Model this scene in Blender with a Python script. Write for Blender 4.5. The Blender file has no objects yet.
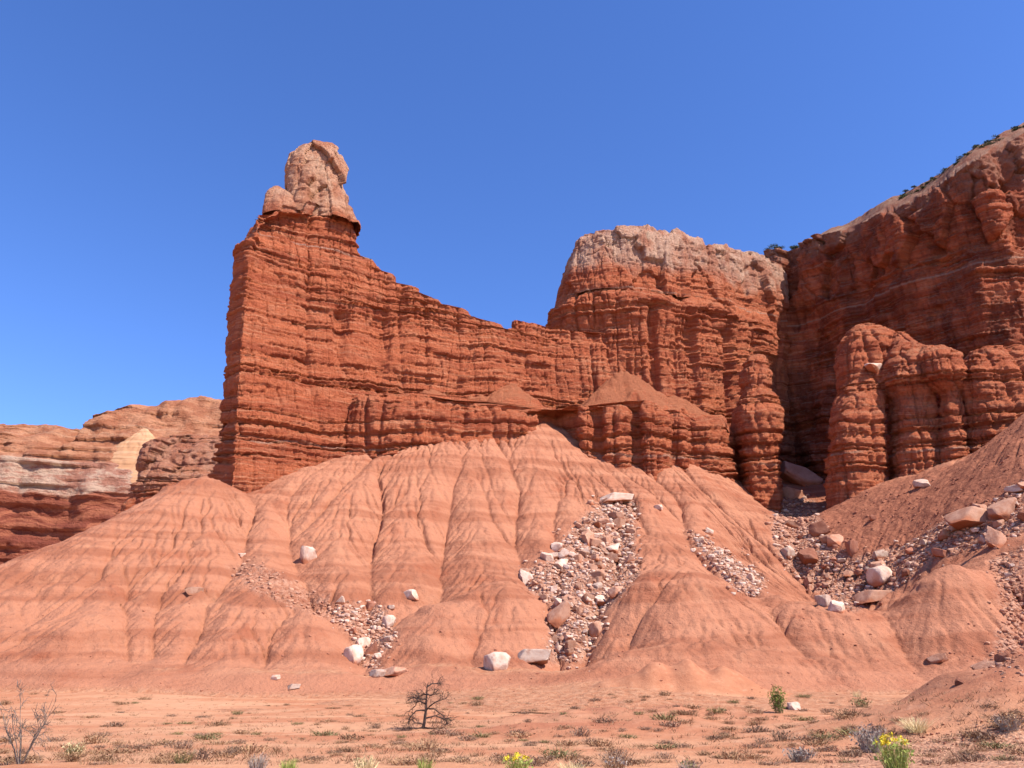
import bpy, math, random
import numpy as np
from mathutils import Vector

# ------------------------------------------------------------------ camera, sky, sun, exposure
SC = bpy.context.scene
COL = SC.collection
F, PITCH, EYE = 800.0, math.radians(21.0), 1.7
CT, ST = math.cos(PITCH), math.sin(PITCH)
cam_d = bpy.data.cameras.new('camera')
cam_d.sensor_width = 36.0
cam_d.lens = 36.0 * F / 1024.0
cam_d.clip_start, cam_d.clip_end = 0.5, 20000
cam = bpy.data.objects.new('camera', cam_d)
COL.objects.link(cam)
cam.location = (0, 0, EYE)
cam.rotation_euler = (math.radians(90) + PITCH, 0, 0)
SC.camera = cam

SUN_EL, SUN_AZ = math.radians(50), math.radians(125)      # azimuth clockwise from +Y
TOSUN = Vector((math.sin(SUN_AZ) * math.cos(SUN_EL), math.cos(SUN_AZ) * math.cos(SUN_EL), math.sin(SUN_EL)))
world = bpy.data.worlds.new('World')
SC.world = world
world.use_nodes = True
wn = world.node_tree
wn.nodes.clear()
w_out = wn.nodes.new('ShaderNodeOutputWorld')
w_bg = wn.nodes.new('ShaderNodeBackground')
w_sky = wn.nodes.new('ShaderNodeTexSky')
w_sky.sky_type = 'NISHITA'
w_sky.sun_disc = False
w_sky.sun_elevation, w_sky.sun_rotation = SUN_EL, SUN_AZ
w_sky.altitude, w_sky.air_density, w_sky.dust_density, w_sky.ozone_density = 1800, 1.0, 0.35, 4.0
w_bg.inputs['Strength'].default_value = 0.15
w_hs = wn.nodes.new('ShaderNodeHueSaturation')
w_hs.inputs['Saturation'].default_value = 1.18
w_hs.inputs['Hue'].default_value = 0.513
wn.links.new(w_sky.outputs[0], w_hs.inputs['Color'])
wn.links.new(w_hs.outputs[0], w_bg.inputs[0])
wn.links.new(w_bg.outputs[0], w_out.inputs[0])
sun_d = bpy.data.lights.new('sun', 'SUN')
sun_d.energy, sun_d.angle, sun_d.color = 4.7, math.radians(0.53), (1.0, 0.95, 0.87)
sun = bpy.data.objects.new('sun', sun_d)
COL.objects.link(sun)
sun.rotation_euler = (-TOSUN).to_track_quat('-Z', 'Y').to_euler()
vs = SC.view_settings
vs.view_transform, vs.look, vs.exposure, vs.gamma = 'Standard', 'None', 0.92, 1.0
vs.use_curve_mapping = False

RNG = np.random.default_rng(7)
random.seed(7)

# ------------------------------------------------------------------ maths helpers
def ray(px, py):
    u = (np.asarray(px, float) - 512) / F
    v = (384 - np.asarray(py, float)) / F
    return u, CT - ST * v, ST + CT * v

def at(px, py, Y):                      # world point on the sight line at forward distance Y
    u, yd, zd = ray(px, py)
    Y = np.asarray(Y, float)
    return u * Y / yd, Y, EYE + zd * Y / yd

def zof(py, Y):
    return float(at(512, py, Y)[2])

def xof(px, Y, z):                      # world x of column px at distance Y and height z
    r = (np.asarray(z, float) - EYE) / Y
    v = (r * CT - ST) / (CT + r * ST)
    return (np.asarray(px, float) - 512) / F * Y / (CT - ST * v)

def smooth(a, b, x):
    t = np.clip((x - a) / (b - a), 0, 1)
    return t * t * (3 - 2 * t)

def _hash(ix, iy, iz, seed):
    h = (ix.astype(np.int64) * 374761393 + iy.astype(np.int64) * 668265263 + iz.astype(np.int64) * 2147483647 + seed * 974634777) & 0xFFFFFFFF
    h = ((h ^ (h >> 13)) * 1274126177) & 0xFFFFFFFF
    h = ((h ^ (h >> 16)) * 2246822519) & 0xFFFFFFFF
    return h ^ (h >> 15)

_G = np.array([[1,1,0],[-1,1,0],[1,-1,0],[-1,-1,0],[1,0,1],[-1,0,1],[1,0,-1],[-1,0,-1],[0,1,1],[0,-1,1],[0,1,-1],[0,-1,-1],[1,1,0],[-1,1,0],[0,-1,1],[0,-1,-1]], float)

def noise(x, y, z, seed=0):
    x, y, z = np.broadcast_arrays(np.asarray(x, float), np.asarray(y, float), np.asarray(z, float))
    ix, iy, iz = np.floor(x), np.floor(y), np.floor(z)
    fx, fy, fz = x - ix, y - iy, z - iz
    ux, uy, uz = (f * f * f * (f * (f * 6 - 15) + 10) for f in (fx, fy, fz))
    out = 0
    for dx in (0, 1):
        for dy in (0, 1):
            for dz in (0, 1):
                g = _G[_hash(ix + dx, iy + dy, iz + dz, seed) & 15]
                d = g[..., 0] * (fx - dx) + g[..., 1] * (fy - dy) + g[..., 2] * (fz - dz)
                out = out + d * (ux if dx else 1 - ux) * (uy if dy else 1 - uy) * (uz if dz else 1 - uz)
    return out

def fbm(x, y, z, octv=4, seed=0, gain=0.5):
    a, s, o = 1.0, 0, 0
    for k in range(octv):
        s = s + a * noise(x * 2 ** k, y * 2 ** k, z * 2 ** k, seed + k)
        o += a
        a *= gain
    return s / o * 1.5

def cells(x, y, z, seed=0):             # random value of the nearest cell, and edge distance
    x, y, z = np.broadcast_arrays(x, y, z)
    ix, iy, iz = np.floor(x), np.floor(y), np.floor(z)
    d1 = np.full(x.shape, 9.0)
    d2 = np.full(x.shape, 9.0)
    val = np.zeros(x.shape)
    for dx in (-1, 0, 1):
        for dy in (-1, 0, 1):
            for dz in (-1, 0, 1):
                h = _hash(ix + dx, iy + dy, iz + dz, seed)
                px = ix + dx + (h & 255) / 255.0
                py = iy + dy + ((h >> 8) & 255) / 255.0
                pz = iz + dz + ((h >> 16) & 255) / 255.0
                d = np.sqrt((px - x) ** 2 + (py - y) ** 2 + (pz - z) ** 2)
                near = d < d1
                d2 = np.where(near, d1, np.minimum(d2, d))
                val = np.where(near, ((h >> 24) & 255) / 255.0, val)
                d1 = np.where(near, d, d1)
    return val, d2 - d1

# ------------------------------------------------------------------ object helpers
def tag(o, label=None, cat=None, group=None, kind=None):
    if label: o['label'] = label
    if cat: o['category'] = cat
    if group: o['group'] = group
    if kind: o['kind'] = kind
    return o

def make_mesh(name, V, Fc, mat, smooth_shade=False, attr=None):
    me = bpy.data.meshes.new(name)
    V = np.asarray(V, np.float32)
    if isinstance(Fc, np.ndarray):
        n, k = Fc.shape
        me.vertices.add(len(V))
        me.vertices.foreach_set('co', V.ravel())
        me.loops.add(n * k)
        me.loops.foreach_set('vertex_index', Fc.astype(np.int32).ravel())
        me.polygons.add(n)
        me.polygons.foreach_set('loop_start', np.arange(0, n * k, k, dtype=np.int32))
        me.polygons.foreach_set('loop_total', np.full(n, k, np.int32))
        me.update(calc_edges=True)
        me.validate()
    else:
        me.from_pydata(V.tolist(), [], Fc)
    if smooth_shade:
        me.polygons.foreach_set('use_smooth', np.ones(len(me.polygons), bool))
    if attr:
        for k, a in attr.items():
            at_ = me.attributes.new(k, 'FLOAT', 'POINT')
            at_.data.foreach_set('value', np.asarray(a, np.float32).ravel())
    me.materials.append(mat)
    return me

def obj(name, me, parent=None, loc=(0, 0, 0)):
    o = bpy.data.objects.new(name, me)
    COL.objects.link(o)
    o.parent = parent
    o.location = loc
    return o

def empty(name, loc=(0, 0, 0)):
    o = bpy.data.objects.new(name, None)
    COL.objects.link(o)
    o.location = loc
    o.empty_display_size = 0.3
    return o

def copy_thing(src, loc, rz=0.0, scale=None):
    c = src.copy()
    COL.objects.link(c)
    c.location = loc
    c.rotation_euler = (0, 0, rz)
    if scale is not None: c.scale = scale
    for ch in src.children:
        d = ch.copy()
        COL.objects.link(d)
        d.parent = c
    return c

def grid_faces(R, T, closed=False, base=0):
    r = np.arange(R - 1)[:, None]
    t = np.arange(T if closed else T - 1)[None, :]
    t2 = (t + 1) % T
    f = np.stack([r * T + t, r * T + t2, (r + 1) * T + t2, (r + 1) * T + t], -1)
    return f.reshape(-1, 4) + base

# ------------------------------------------------------------------ materials
class NT:
    def __init__(self, name, rough=0.95):
        self.m = bpy.data.materials.new(name)
        self.m.use_nodes = True
        self.t = self.m.node_tree
        self.b = self.t.nodes['Principled BSDF']
        self.b.inputs['Roughness'].default_value = rough
        self.b.inputs['Specular IOR Level'].default_value = 0.15
    def n(self, kind, **kw):
        x = self.t.nodes.new(kind)
        for k, v in kw.items(): setattr(x, k, v)
        return x
    def put(self, sock, v):
        if hasattr(v, 'is_output'): self.t.links.new(v, sock)
        elif isinstance(v, (tuple, list)) and len(v) == 3 and sock.type == 'RGBA': sock.default_value = (*v, 1)
        else: sock.default_value = v
    def math(self, op, a, b=0.0, c=0.0, clamp=False):
        x = self.n('ShaderNodeMath', operation=op, use_clamp=clamp)
        self.put(x.inputs[0], a); self.put(x.inputs[1], b); self.put(x.inputs[2], c)
        return x.outputs[0]
    def sstep(self, v, a, b):
        x = self.n('ShaderNodeMapRange', interpolation_type='SMOOTHSTEP')
        self.put(x.inputs[0], v); self.put(x.inputs[1], a); self.put(x.inputs[2], b)
        return x.outputs[0]
    def mix(self, f, a, b, mode='MIX'):
        x = self.n('ShaderNodeMix', data_type='RGBA', blend_type=mode)
        self.put(x.inputs[0], f); self.put(x.inputs[6], a); self.put(x.inputs[7], b)
        return x.outputs[2]
    def scale(self, vec, s):
        x = self.n('ShaderNodeVectorMath', operation='MULTIPLY')
        self.put(x.inputs[0], vec); x.inputs[1].default_value = s
        return x.outputs[0]
    def noise(self, vec, s, detail=4, rough=0.55, dist=0.0):
        x = self.n('ShaderNodeTexNoise')
        self.put(x.inputs['Vector'], vec)
        x.inputs['Scale'].default_value = s
        x.inputs['Detail'].default_value = detail
        x.inputs['Roughness'].default_value = rough
        x.inputs['Distortion'].default_value = dist
        return x.outputs[0]
    def bump(self, h, strength, dist, normal=None):
        x = self.n('ShaderNodeBump')
        x.inputs['Strength'].default_value = strength
        x.inputs['Distance'].default_value = dist
        self.put(x.inputs['Height'], h)
        if normal is not None: self.put(x.inputs['Normal'], normal)
        return x.outputs[0]
    def pos(self):
        return self.n('ShaderNodeNewGeometry').outputs['Position']
    def xyz(self, v):
        x = self.n('ShaderNodeSeparateXYZ')
        self.put(x.inputs[0], v)
        return x.outputs
    def vec(self, x, y, z):
        c = self.n('ShaderNodeCombineXYZ')
        self.put(c.inputs[0], x); self.put(c.inputs[1], y); self.put(c.inputs[2], z)
        return c.outputs[0]
    def done(self, col, normal=None):
        self.put(self.b.inputs['Base Color'], col)
        if normal is not None: self.put(self.b.inputs['Normal'], normal)
        return self.m

DIP = 0.15
RED = (0.57, 0.160, 0.070)
RED_D = (0.38, 0.086, 0.038)
RED_L = (0.64, 0.265, 0.140)
SAND = (0.43, 0.150, 0.070)

def rock_material(name, cap=(114.0, 121.0), veins=(57.0, 109.5), cap_a=(0.64, 0.385, 0.265), cap_b=(0.48, 0.20, 0.12), sandy=0.8, dark=1.0, sand=SAND, line=None, flat=(0.62, 0.95)):
    m = NT(name)
    p = m.pos()
    x, y, z = m.xyz(p)
    warp = m.noise(p, 0.07, 3)
    zs = m.math('SUBTRACT', z, m.math('MULTIPLY', m.math('SUBTRACT', y, 200.0), DIP))
    zw = m.math('ADD', zs, m.math('MULTIPLY', m.math('SUBTRACT', warp, 0.5), 4.0))
    # beds: colour follows height with slow sideways change
    b1 = m.noise(m.vec(m.math('MULTIPLY', x, 0.02), m.math('MULTIPLY', y, 0.02), m.math('MULTIPLY', zw, 0.55)), 1.0, 5, 0.65)
    b2 = m.noise(m.vec(m.math('MULTIPLY', x, 0.06), m.math('MULTIPLY', y, 0.06), m.math('MULTIPLY', zw, 2.6)), 1.0, 3, 0.6)
    streak = m.noise(m.scale(p, (0.9, 0.9, 0.07)), 1.0, 5, 0.62)
    blot = m.noise(p, 0.22, 5, 0.6)
    c = m.mix(m.sstep(b1, 0.34, 0.62), RED_D, RED)
    c = m.mix(m.math('MULTIPLY', m.sstep(b2, 0.50, 0.70), 0.8), c, RED_L)
    c = m.mix(m.math('MULTIPLY', m.sstep(streak, 0.50, 0.30), 0.55), c, RED_D)
    c = m.mix(m.math('MULTIPLY', m.sstep(blot, 0.52, 0.75), 0.45), c, RED_L)
    for v in veins:
        w = m.math('ABSOLUTE', m.math('SUBTRACT', zw, v))
        f = m.math('MULTIPLY', m.sstep(w, 0.42, 0.12), m.sstep(m.noise(p, 0.12, 3), 0.36, 0.52))
        c = m.mix(m.math('MULTIPLY', f, 0.7), c, (0.50, 0.29, 0.20))
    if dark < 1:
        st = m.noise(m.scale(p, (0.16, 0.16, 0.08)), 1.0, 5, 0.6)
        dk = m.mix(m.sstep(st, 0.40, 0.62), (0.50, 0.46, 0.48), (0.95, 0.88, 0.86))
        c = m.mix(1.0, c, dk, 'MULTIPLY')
    if line:
        w = m.math('ABSOLUTE', m.math('SUBTRACT', m.math('ADD', zs, m.math('MULTIPLY', warp, 1.2)), line))
        c = m.mix(m.math('MULTIPLY', m.sstep(w, 0.45, 0.10), 0.75), c, (0.42, 0.23, 0.155))
    if cap:
        cn = m.noise(p, 0.16, 5, 0.6)
        ca = m.mix(m.sstep(cn, 0.38, 0.62), cap_b, cap_a)
        varnish = m.noise(m.scale(p, (0.35, 0.35, 0.10)), 1.0, 5, 0.6)
        ca = m.mix(m.math('MULTIPLY', m.sstep(varnish, 0.52, 0.72), 0.7), ca, (0.25, 0.10, 0.075))
        ca = m.mix(m.math('MULTIPLY', m.sstep(varnish, 0.40, 0.26), 0.8), ca, (0.60, 0.41, 0.28))
        edge = m.math('ADD', zs, m.math('MULTIPLY', m.math('SUBTRACT', m.noise(p, 0.11, 4), 0.5), 17.0))
        c = m.mix(m.sstep(edge, *cap), c, ca)
    if sandy:
        nz = m.xyz(m.n('ShaderNodeNewGeometry').outputs['True Normal'])[2]
        c = m.mix(m.math('MULTIPLY', m.sstep(m.math('ADD', nz, m.math('MULTIPLY', blot, 0.3)), *flat), sandy), c, sand)
    h1 = m.noise(m.scale(p, (0.5, 0.5, 2.6)), 1.0, 6, 0.7)
    h2 = m.noise(m.scale(p, (2.2, 2.2, 0.45)), 1.0, 5, 0.65)
    h3 = m.noise(p, 1.6, 7, 0.72)
    vor = m.n('ShaderNodeTexVoronoi', feature='DISTANCE_TO_EDGE')
    m.put(vor.inputs['Vector'], m.math('ADD', 0, 0) if False else m.scale(p, (0.55, 0.55, 0.8)))
    crack = m.sstep(vor.outputs[0], 0.0, 0.06)
    h = m.math('ADD', m.math('MULTIPLY', h1, 1.0), m.math('MULTIPLY', h2, 1.0))
    h = m.math('ADD', h, m.math('MULTIPLY', h3, 0.9))
    h = m.math('ADD', h, m.math('MULTIPLY', crack, 0.25))
    return m.done(c, m.bump(h, 0.9, 1.0))

M_ROCK = rock_material('red_bedded_sandstone')
M_FIN = rock_material('red_fin_sandstone', cap=(120.0, 124.0))
M_BANK = rock_material('red_mudstone', cap=None, veins=(56.0,))
M_CAPS = rock_material('pale_cap_sandstone', cap=(117.5, 123.5), veins=(), cap_a=(0.66, 0.36, 0.225), cap_b=(0.52, 0.21, 0.115))
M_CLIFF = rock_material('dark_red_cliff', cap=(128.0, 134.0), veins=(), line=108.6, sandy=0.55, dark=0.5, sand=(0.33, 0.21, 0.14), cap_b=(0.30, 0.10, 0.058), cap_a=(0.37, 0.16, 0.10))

def terrain_material():
    m = NT('badland_clay')
    p = m.pos()
    x, y, z = m.xyz(p)
    warp = m.noise(p, 0.05, 3)
    zw = m.math('ADD', z, m.math('MULTIPLY', m.math('SUBTRACT', warp, 0.5), 5.0))
    band = m.noise(m.vec(m.math('MULTIPLY', x, 0.015), m.math('MULTIPLY', y, 0.015), m.math('MULTIPLY', zw, 0.42)), 1.0, 4, 0.6)
    blot = m.noise(p, 0.13, 6, 0.62)
    fine = m.noise(p, 1.3, 6, 0.7)
    c = m.mix(m.sstep(band, 0.40, 0.60), (0.290, 0.103, 0.054), (0.385, 0.157, 0.087))
    c = m.mix(m.math('MULTIPLY', m.sstep(blot, 0.50, 0.74), 0.55), c, (0.44, 0.200, 0.112))
    c = m.mix(m.math('MULTIPLY', m.sstep(blot, 0.46, 0.28), 0.6), c, (0.27, 0.074, 0.034))
    c = m.mix(m.math('MULTIPLY', m.sstep(fine, 0.44, 0.30), 0.35), c, (0.20, 0.066, 0.034))
    at_r = m.n('ShaderNodeAttribute', attribute_name='rubble').outputs['Fac']
    at_d = m.n('ShaderNodeAttribute', attribute_name='dark').outputs['Fac']
    gv = m.n('ShaderNodeTexVoronoi')
    m.put(gv.inputs['Vector'], p); gv.inputs['Scale'].default_value = 1.8
    gcol = m.mix(m.sstep(m.xyz(gv.outputs['Color'])[0], 0.1, 0.9), (0.24, 0.095, 0.055), (0.46, 0.26, 0.175))
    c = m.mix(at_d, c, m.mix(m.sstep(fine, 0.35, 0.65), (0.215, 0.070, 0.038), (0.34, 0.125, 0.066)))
    c = m.mix(m.math('MULTIPLY', at_r, m.sstep(fine, 0.30, 0.50)), c, gcol)
    at_s = m.n('ShaderNodeAttribute', attribute_name='apron').outputs['Fac']
    c = m.mix(m.math('MULTIPLY', at_s, 0.9), c, m.mix(m.sstep(fine, 0.36, 0.62), (0.36, 0.142, 0.070), (0.46, 0.230, 0.128)))
    rill = m.noise(p, 0.5, 7, 0.68)
    h = m.math('ADD', m.math('MULTIPLY', rill, 0.9), m.math('MULTIPLY', fine, 0.6))
    h = m.math('ADD', h, m.math('MULTIPLY', m.math('MULTIPLY', at_r, gv.outputs['Distance']), -1.0))
    return m.done(c, m.bump(h, 1.0, 0.6))

def ground_material():
    m = NT('sandy_plain')
    p = m.pos()
    x, y, z = m.xyz(p)
    n1 = m.noise(m.scale(p, (0.05, 0.16, 0.1)), 1.0, 5, 0.6)
    n2 = m.noise(p, 1.1, 6, 0.7)
    n3 = m.noise(p, 9.0, 5, 0.7)
    c = m.mix(m.sstep(n1, 0.36, 0.62), (0.375, 0.150, 0.074), (0.455, 0.228, 0.124))
    c = m.mix(m.math('MULTIPLY', m.sstep(n2, 0.52, 0.72), 0.5), c, (0.50, 0.295, 0.185))
    c = m.mix(m.math('MULTIPLY', m.sstep(n2, 0.43, 0.28), 0.6), c, (0.30, 0.118, 0.064))
    at_g = m.n('ShaderNodeAttribute', attribute_name='gravel').outputs['Fac']
    at_d = m.n('ShaderNodeAttribute', attribute_name='dark').outputs['Fac']
    v = m.n('ShaderNodeTexVoronoi')
    m.put(v.inputs['Vector'], p); v.inputs['Scale'].default_value = 9.0
    gcol = m.mix(m.xyz(v.outputs['Color'])[0], (0.24, 0.105, 0.06), (0.50, 0.27, 0.165))
    c = m.mix(at_d, c, m.mix(m.sstep(n2, 0.35, 0.65), (0.27, 0.088, 0.046), (0.375, 0.145, 0.076)))
    c = m.mix(m.math('MULTIPLY', at_g, 0.85), c, gcol)
    c = m.mix(m.math('MULTIPLY', m.sstep(n3, 0.44, 0.30), 0.4), c, (0.30, 0.12, 0.07))
    h = m.math('ADD', m.math('MULTIPLY', n2, 0.8), m.math('MULTIPLY', n3, 0.25))
    h = m.math('ADD', h, m.math('MULTIPLY', m.math('MULTIPLY', at_g, v.outputs['Distance']), -0.4))
    return m.done(c, m.bump(h, 0.7, 0.25))

def boulder_material(name, a, b, stain):
    m = NT(name, 0.9)
    tc = m.n('ShaderNodeTexCoord').outputs['Object']
    rnd = m.n('ShaderNodeObjectInfo').outputs['Random']
    off = m.n('ShaderNodeVectorMath', operation='ADD')
    m.put(off.inputs[0], tc); m.put(off.inputs[1], m.vec(m.math('MULTIPLY', rnd, 37.0), 0.0, 0.0))
    p = off.outputs[0]
    n1 = m.noise(p, 1.3, 5, 0.62)
    n2 = m.noise(p, 5.0, 6, 0.7)
    c = m.mix(m.sstep(n1, 0.36, 0.62), a, b)
    c = m.mix(m.math('MULTIPLY', m.sstep(n1, 0.55, 0.72), 0.7), c, stain)
    c = m.mix(m.math('MULTIPLY', m.sstep(n2, 0.45, 0.30), 0.4), c, stain)
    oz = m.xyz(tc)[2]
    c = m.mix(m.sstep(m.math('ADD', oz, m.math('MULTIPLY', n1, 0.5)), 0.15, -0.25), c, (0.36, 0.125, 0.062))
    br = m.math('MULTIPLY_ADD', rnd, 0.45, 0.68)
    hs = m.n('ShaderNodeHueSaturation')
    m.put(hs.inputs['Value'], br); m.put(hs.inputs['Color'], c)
    return m.done(hs.outputs[0], m.bump(n2, 0.8, 0.12))

M_TERR = terrain_material()
M_GROUND = ground_material()
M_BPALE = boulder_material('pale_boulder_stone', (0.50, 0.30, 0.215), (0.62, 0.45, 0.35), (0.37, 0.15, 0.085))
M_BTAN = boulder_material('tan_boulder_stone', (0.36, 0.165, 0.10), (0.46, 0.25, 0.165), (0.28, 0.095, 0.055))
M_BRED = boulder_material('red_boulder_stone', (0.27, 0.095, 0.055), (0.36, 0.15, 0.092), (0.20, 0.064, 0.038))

def plant_material(name, a, b, rough=0.8):
    m = NT(name, rough)
    rnd = m.n('ShaderNodeObjectInfo').outputs['Random']
    n = m.noise(m.pos(), 14.0, 3, 0.6)
    c = m.mix(m.sstep(n, 0.35, 0.65), a, b)
    hs = m.n('ShaderNodeHueSaturation')
    m.put(hs.inputs['Value'], m.math('MULTIPLY_ADD', rnd, 0.5, 0.75)); m.put(hs.inputs['Color'], c)
    return m.done(hs.outputs[0])

M_DRY = plant_material('dry_brown_stems', (0.20, 0.105, 0.058), (0.34, 0.20, 0.105))
M_OLIVE = plant_material('olive_stems', (0.13, 0.105, 0.045), (0.24, 0.19, 0.08))
M_GREY = plant_material('grey_twigs', (0.22, 0.165, 0.14), (0.36, 0.29, 0.24))
M_TWIG = plant_material('brown_grey_twigs', (0.15, 0.085, 0.055), (0.27, 0.165, 0.105))
M_STRAW = plant_material('straw_blades', (0.45, 0.34, 0.17), (0.62, 0.50, 0.28))
M_GREEN = plant_material('green_leaves', (0.085, 0.13, 0.022), (0.18, 0.235, 0.04))
M_LIME = plant_material('yellow_green_stems', (0.20, 0.24, 0.05), (0.36, 0.38, 0.10))
M_YEL = plant_material('yellow_flower_heads', (0.70, 0.50, 0.02), (0.80, 0.62, 0.05))
M_DEAD = plant_material('charred_dead_wood', (0.035, 0.022, 0.018), (0.08, 0.05, 0.042))
M_DARKJ = plant_material('dark_juniper_leaves', (0.04, 0.052, 0.025), (0.10, 0.115, 0.055))
M_BARK = plant_material('grey_bark', (0.10, 0.075, 0.06), (0.19, 0.145, 0.12))

# ------------------------------------------------------------------ ground (plain)
MOUNDS = [(640, 738, 42, 9.0, 4.5, 1.0), (668, 686, 78, 9, 4, 2.9), (575, 745, 36, 7, 3.5, 0.4), (1010, 722, 33, 7.0, 5.0, 1.75),
          (1060, 735, 30, 6.0, 4.0, 1.3), (720, 690, 80, 6, 4, 1.1), (930, 712, 46, 9, 4, 0.6)]

def plain(X, Y):
    z = 0.00055 * np.clip(Y - 42, 0, 60) ** 2
    z = z + 0.5 * fbm(X / 22, Y / 16, 0.3, 3, 11) * smooth(25, 60, Y)
    for px, py, d, rx, ry, h in MOUNDS:
        cx = float(xof(px, d, 0.5))
        e = ((X - cx) / rx) ** 2 + ((Y - d) / ry) ** 2
        z = z + h * np.exp(-e * 1.3) * (1 + 0.35 * noise(X / 2.2, Y / 5, 0.1, 5))
    return z

# ------------------------------------------------------------------ badland hills: photo-guided ramp + erosion
DX = 0.5
HX = np.arange(-160, 190, DX)
HY = np.arange(60, 245, DX)
GX, GY = np.meshgrid(HX, HY)

ctrl = []
for X in range(-170, 211, 28):
    ctrl += [(X, 60, -0.6)]
for px, py, Y in [(-200,708,88),(-60,702,90),(30,700,91),(110,696,93),(200,698,91),(270,690,93),(340,684,95),(420,680,96),(500,671,98),(590,668,99),(680,668,99),(760,676,98),(830,690,94),
        (910,676,97),(980,672,97),(1060,672,97),(1180,676,97),(1300,680,97),(500,692,80),(600,690,80),(700,690,80),(800,697,80),(950,694,80),(1080,694,80),(1200,694,80),(300,703,80),(150,708,80),(0,711,80),(-150,716,80),
        (400,697,80),(550,703,69),(700,702,69),(900,704,69),(1050,704,69)]:
    x, y, z = at(px, py, Y)
    ctrl.append((float(x), float(y), float(z)))
for px, py, Y in [(-150,600,112),(0,565,125),(60,540,132),(130,510,142),(190,480,150),(213,478,157),
        (0,622,107),(60,650,101),(220,645,103),(130,582,118),(230,560,126),(220,520,140),
        (240,492,159),(300,470,166),(340,460,171),(375,455,172),(400,448,173),(440,441,176),(500,438,179),(545,420,189),(600,458,181),
        (650,463,183),(700,463,188),(740,480,196),(762,494,197),(795,488,222),(792,474,232),(790,520,190),(800,580,150),(850,612,128),
        (855,493,178),(900,478,174),(950,460,166),(975,455,164),(1024,412,152),(1120,370,140),
        (1024,480,132),(950,500,145),(1024,560,115),(960,592,110),(1130,520,120),(1180,600,102),
        (320,560,128),(440,540,140),(440,600,118),(520,560,130),(520,610,113),(600,520,150),(620,565,130),(690,592,117),(680,500,165),
        (740,560,138),(830,640,108),(700,645,103),(590,655,103),(350,645,105)]:
    x, y, z = at(px, py, Y)
    ctrl.append((float(x), float(y), float(z)))
for px, Y, z in [(-150,150,5),(0,160,8),(60,167,13),(130,177,22),(190,186,31),(-200,200,0),(100,235,5),(260,200,45),(400,210,62),(550,215,66),(700,225,62),
                 (800,240,60),(900,205,55),(1000,185,62),(-250,240,-5)]:
    ctrl.append((float(xof(px, Y, z)), Y, z))
ctrl = np.array(ctrl)

def tps(c, X, Y):
    def U(r2): return 0.5 * r2 * np.log(r2 + 1e-9)
    n = len(c)
    s = 100.0
    P = c[:, :2] / s
    K = U(((P[:, None] - P[None]) ** 2).sum(-1)) + np.eye(n) * 2e-4
    A = np.zeros((n + 3, n + 3))
    A[:n, :n] = K
    A[:n, n:] = np.c_[np.ones(n), P]
    A[n:, :n] = A[:n, n:].T
    w = np.linalg.solve(A, np.r_[c[:, 2], 0, 0, 0])
    out = w[n] + w[n + 1] * X / s + w[n + 2] * Y / s
    for i in range(n):
        out = out + w[i] * U((X / s - P[i, 0]) ** 2 + (Y / s - P[i, 1]) ** 2)
    return out

B0 = tps(ctrl, GX, GY)

def bil(H, x, y):
    fx = np.clip((np.asarray(x, float) - HX[0]) / DX, 0, len(HX) - 1.001)
    fy = np.clip((np.asarray(y, float) - HY[0]) / DX, 0, len(HY) - 1.001)
    i, j = fx.astype(int), fy.astype(int)
    a, b = fx - i, fy - j
    return (H[j, i] * (1 - a) * (1 - b) + H[j, i + 1] * a * (1 - b) + H[j + 1, i] * (1 - a) * b + H[j + 1, i + 1] * a * b)

YS = np.arange(16, 244, 0.2)
def hit_on(height, px, py):             # first point of the sight line on a surface
    u, yd, zd = ray(px, py)
    X, Z = u * YS / yd, EYE + zd * YS / yd
    S = height(X, YS)
    below = np.nonzero(Z <= S)[0]
    k = below[0] if len(below) else len(YS) - 1
    return float(X[k]), float(YS[k]), float(S[k])

def dist_poly(pts):
    d = np.full(GX.shape, 1e9)
    tt = np.zeros(GX.shape)
    n = len(pts) - 1
    for k in range(n):
        ax, ay = pts[k][:2]
        bx, by = pts[k + 1][:2]
        L = (bx - ax) ** 2 + (by - ay) ** 2 + 1e-9
        t = np.clip(((GX - ax) * (bx - ax) + (GY - ay) * (by - ay)) / L, 0, 1)
        e = np.hypot(GX - ax - t * (bx - ax), GY - ay - t * (by - ay))
        tt = np.where(e < d, (k + t) / n, tt)
        d = np.minimum(d, e)
    return d, tt

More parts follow.
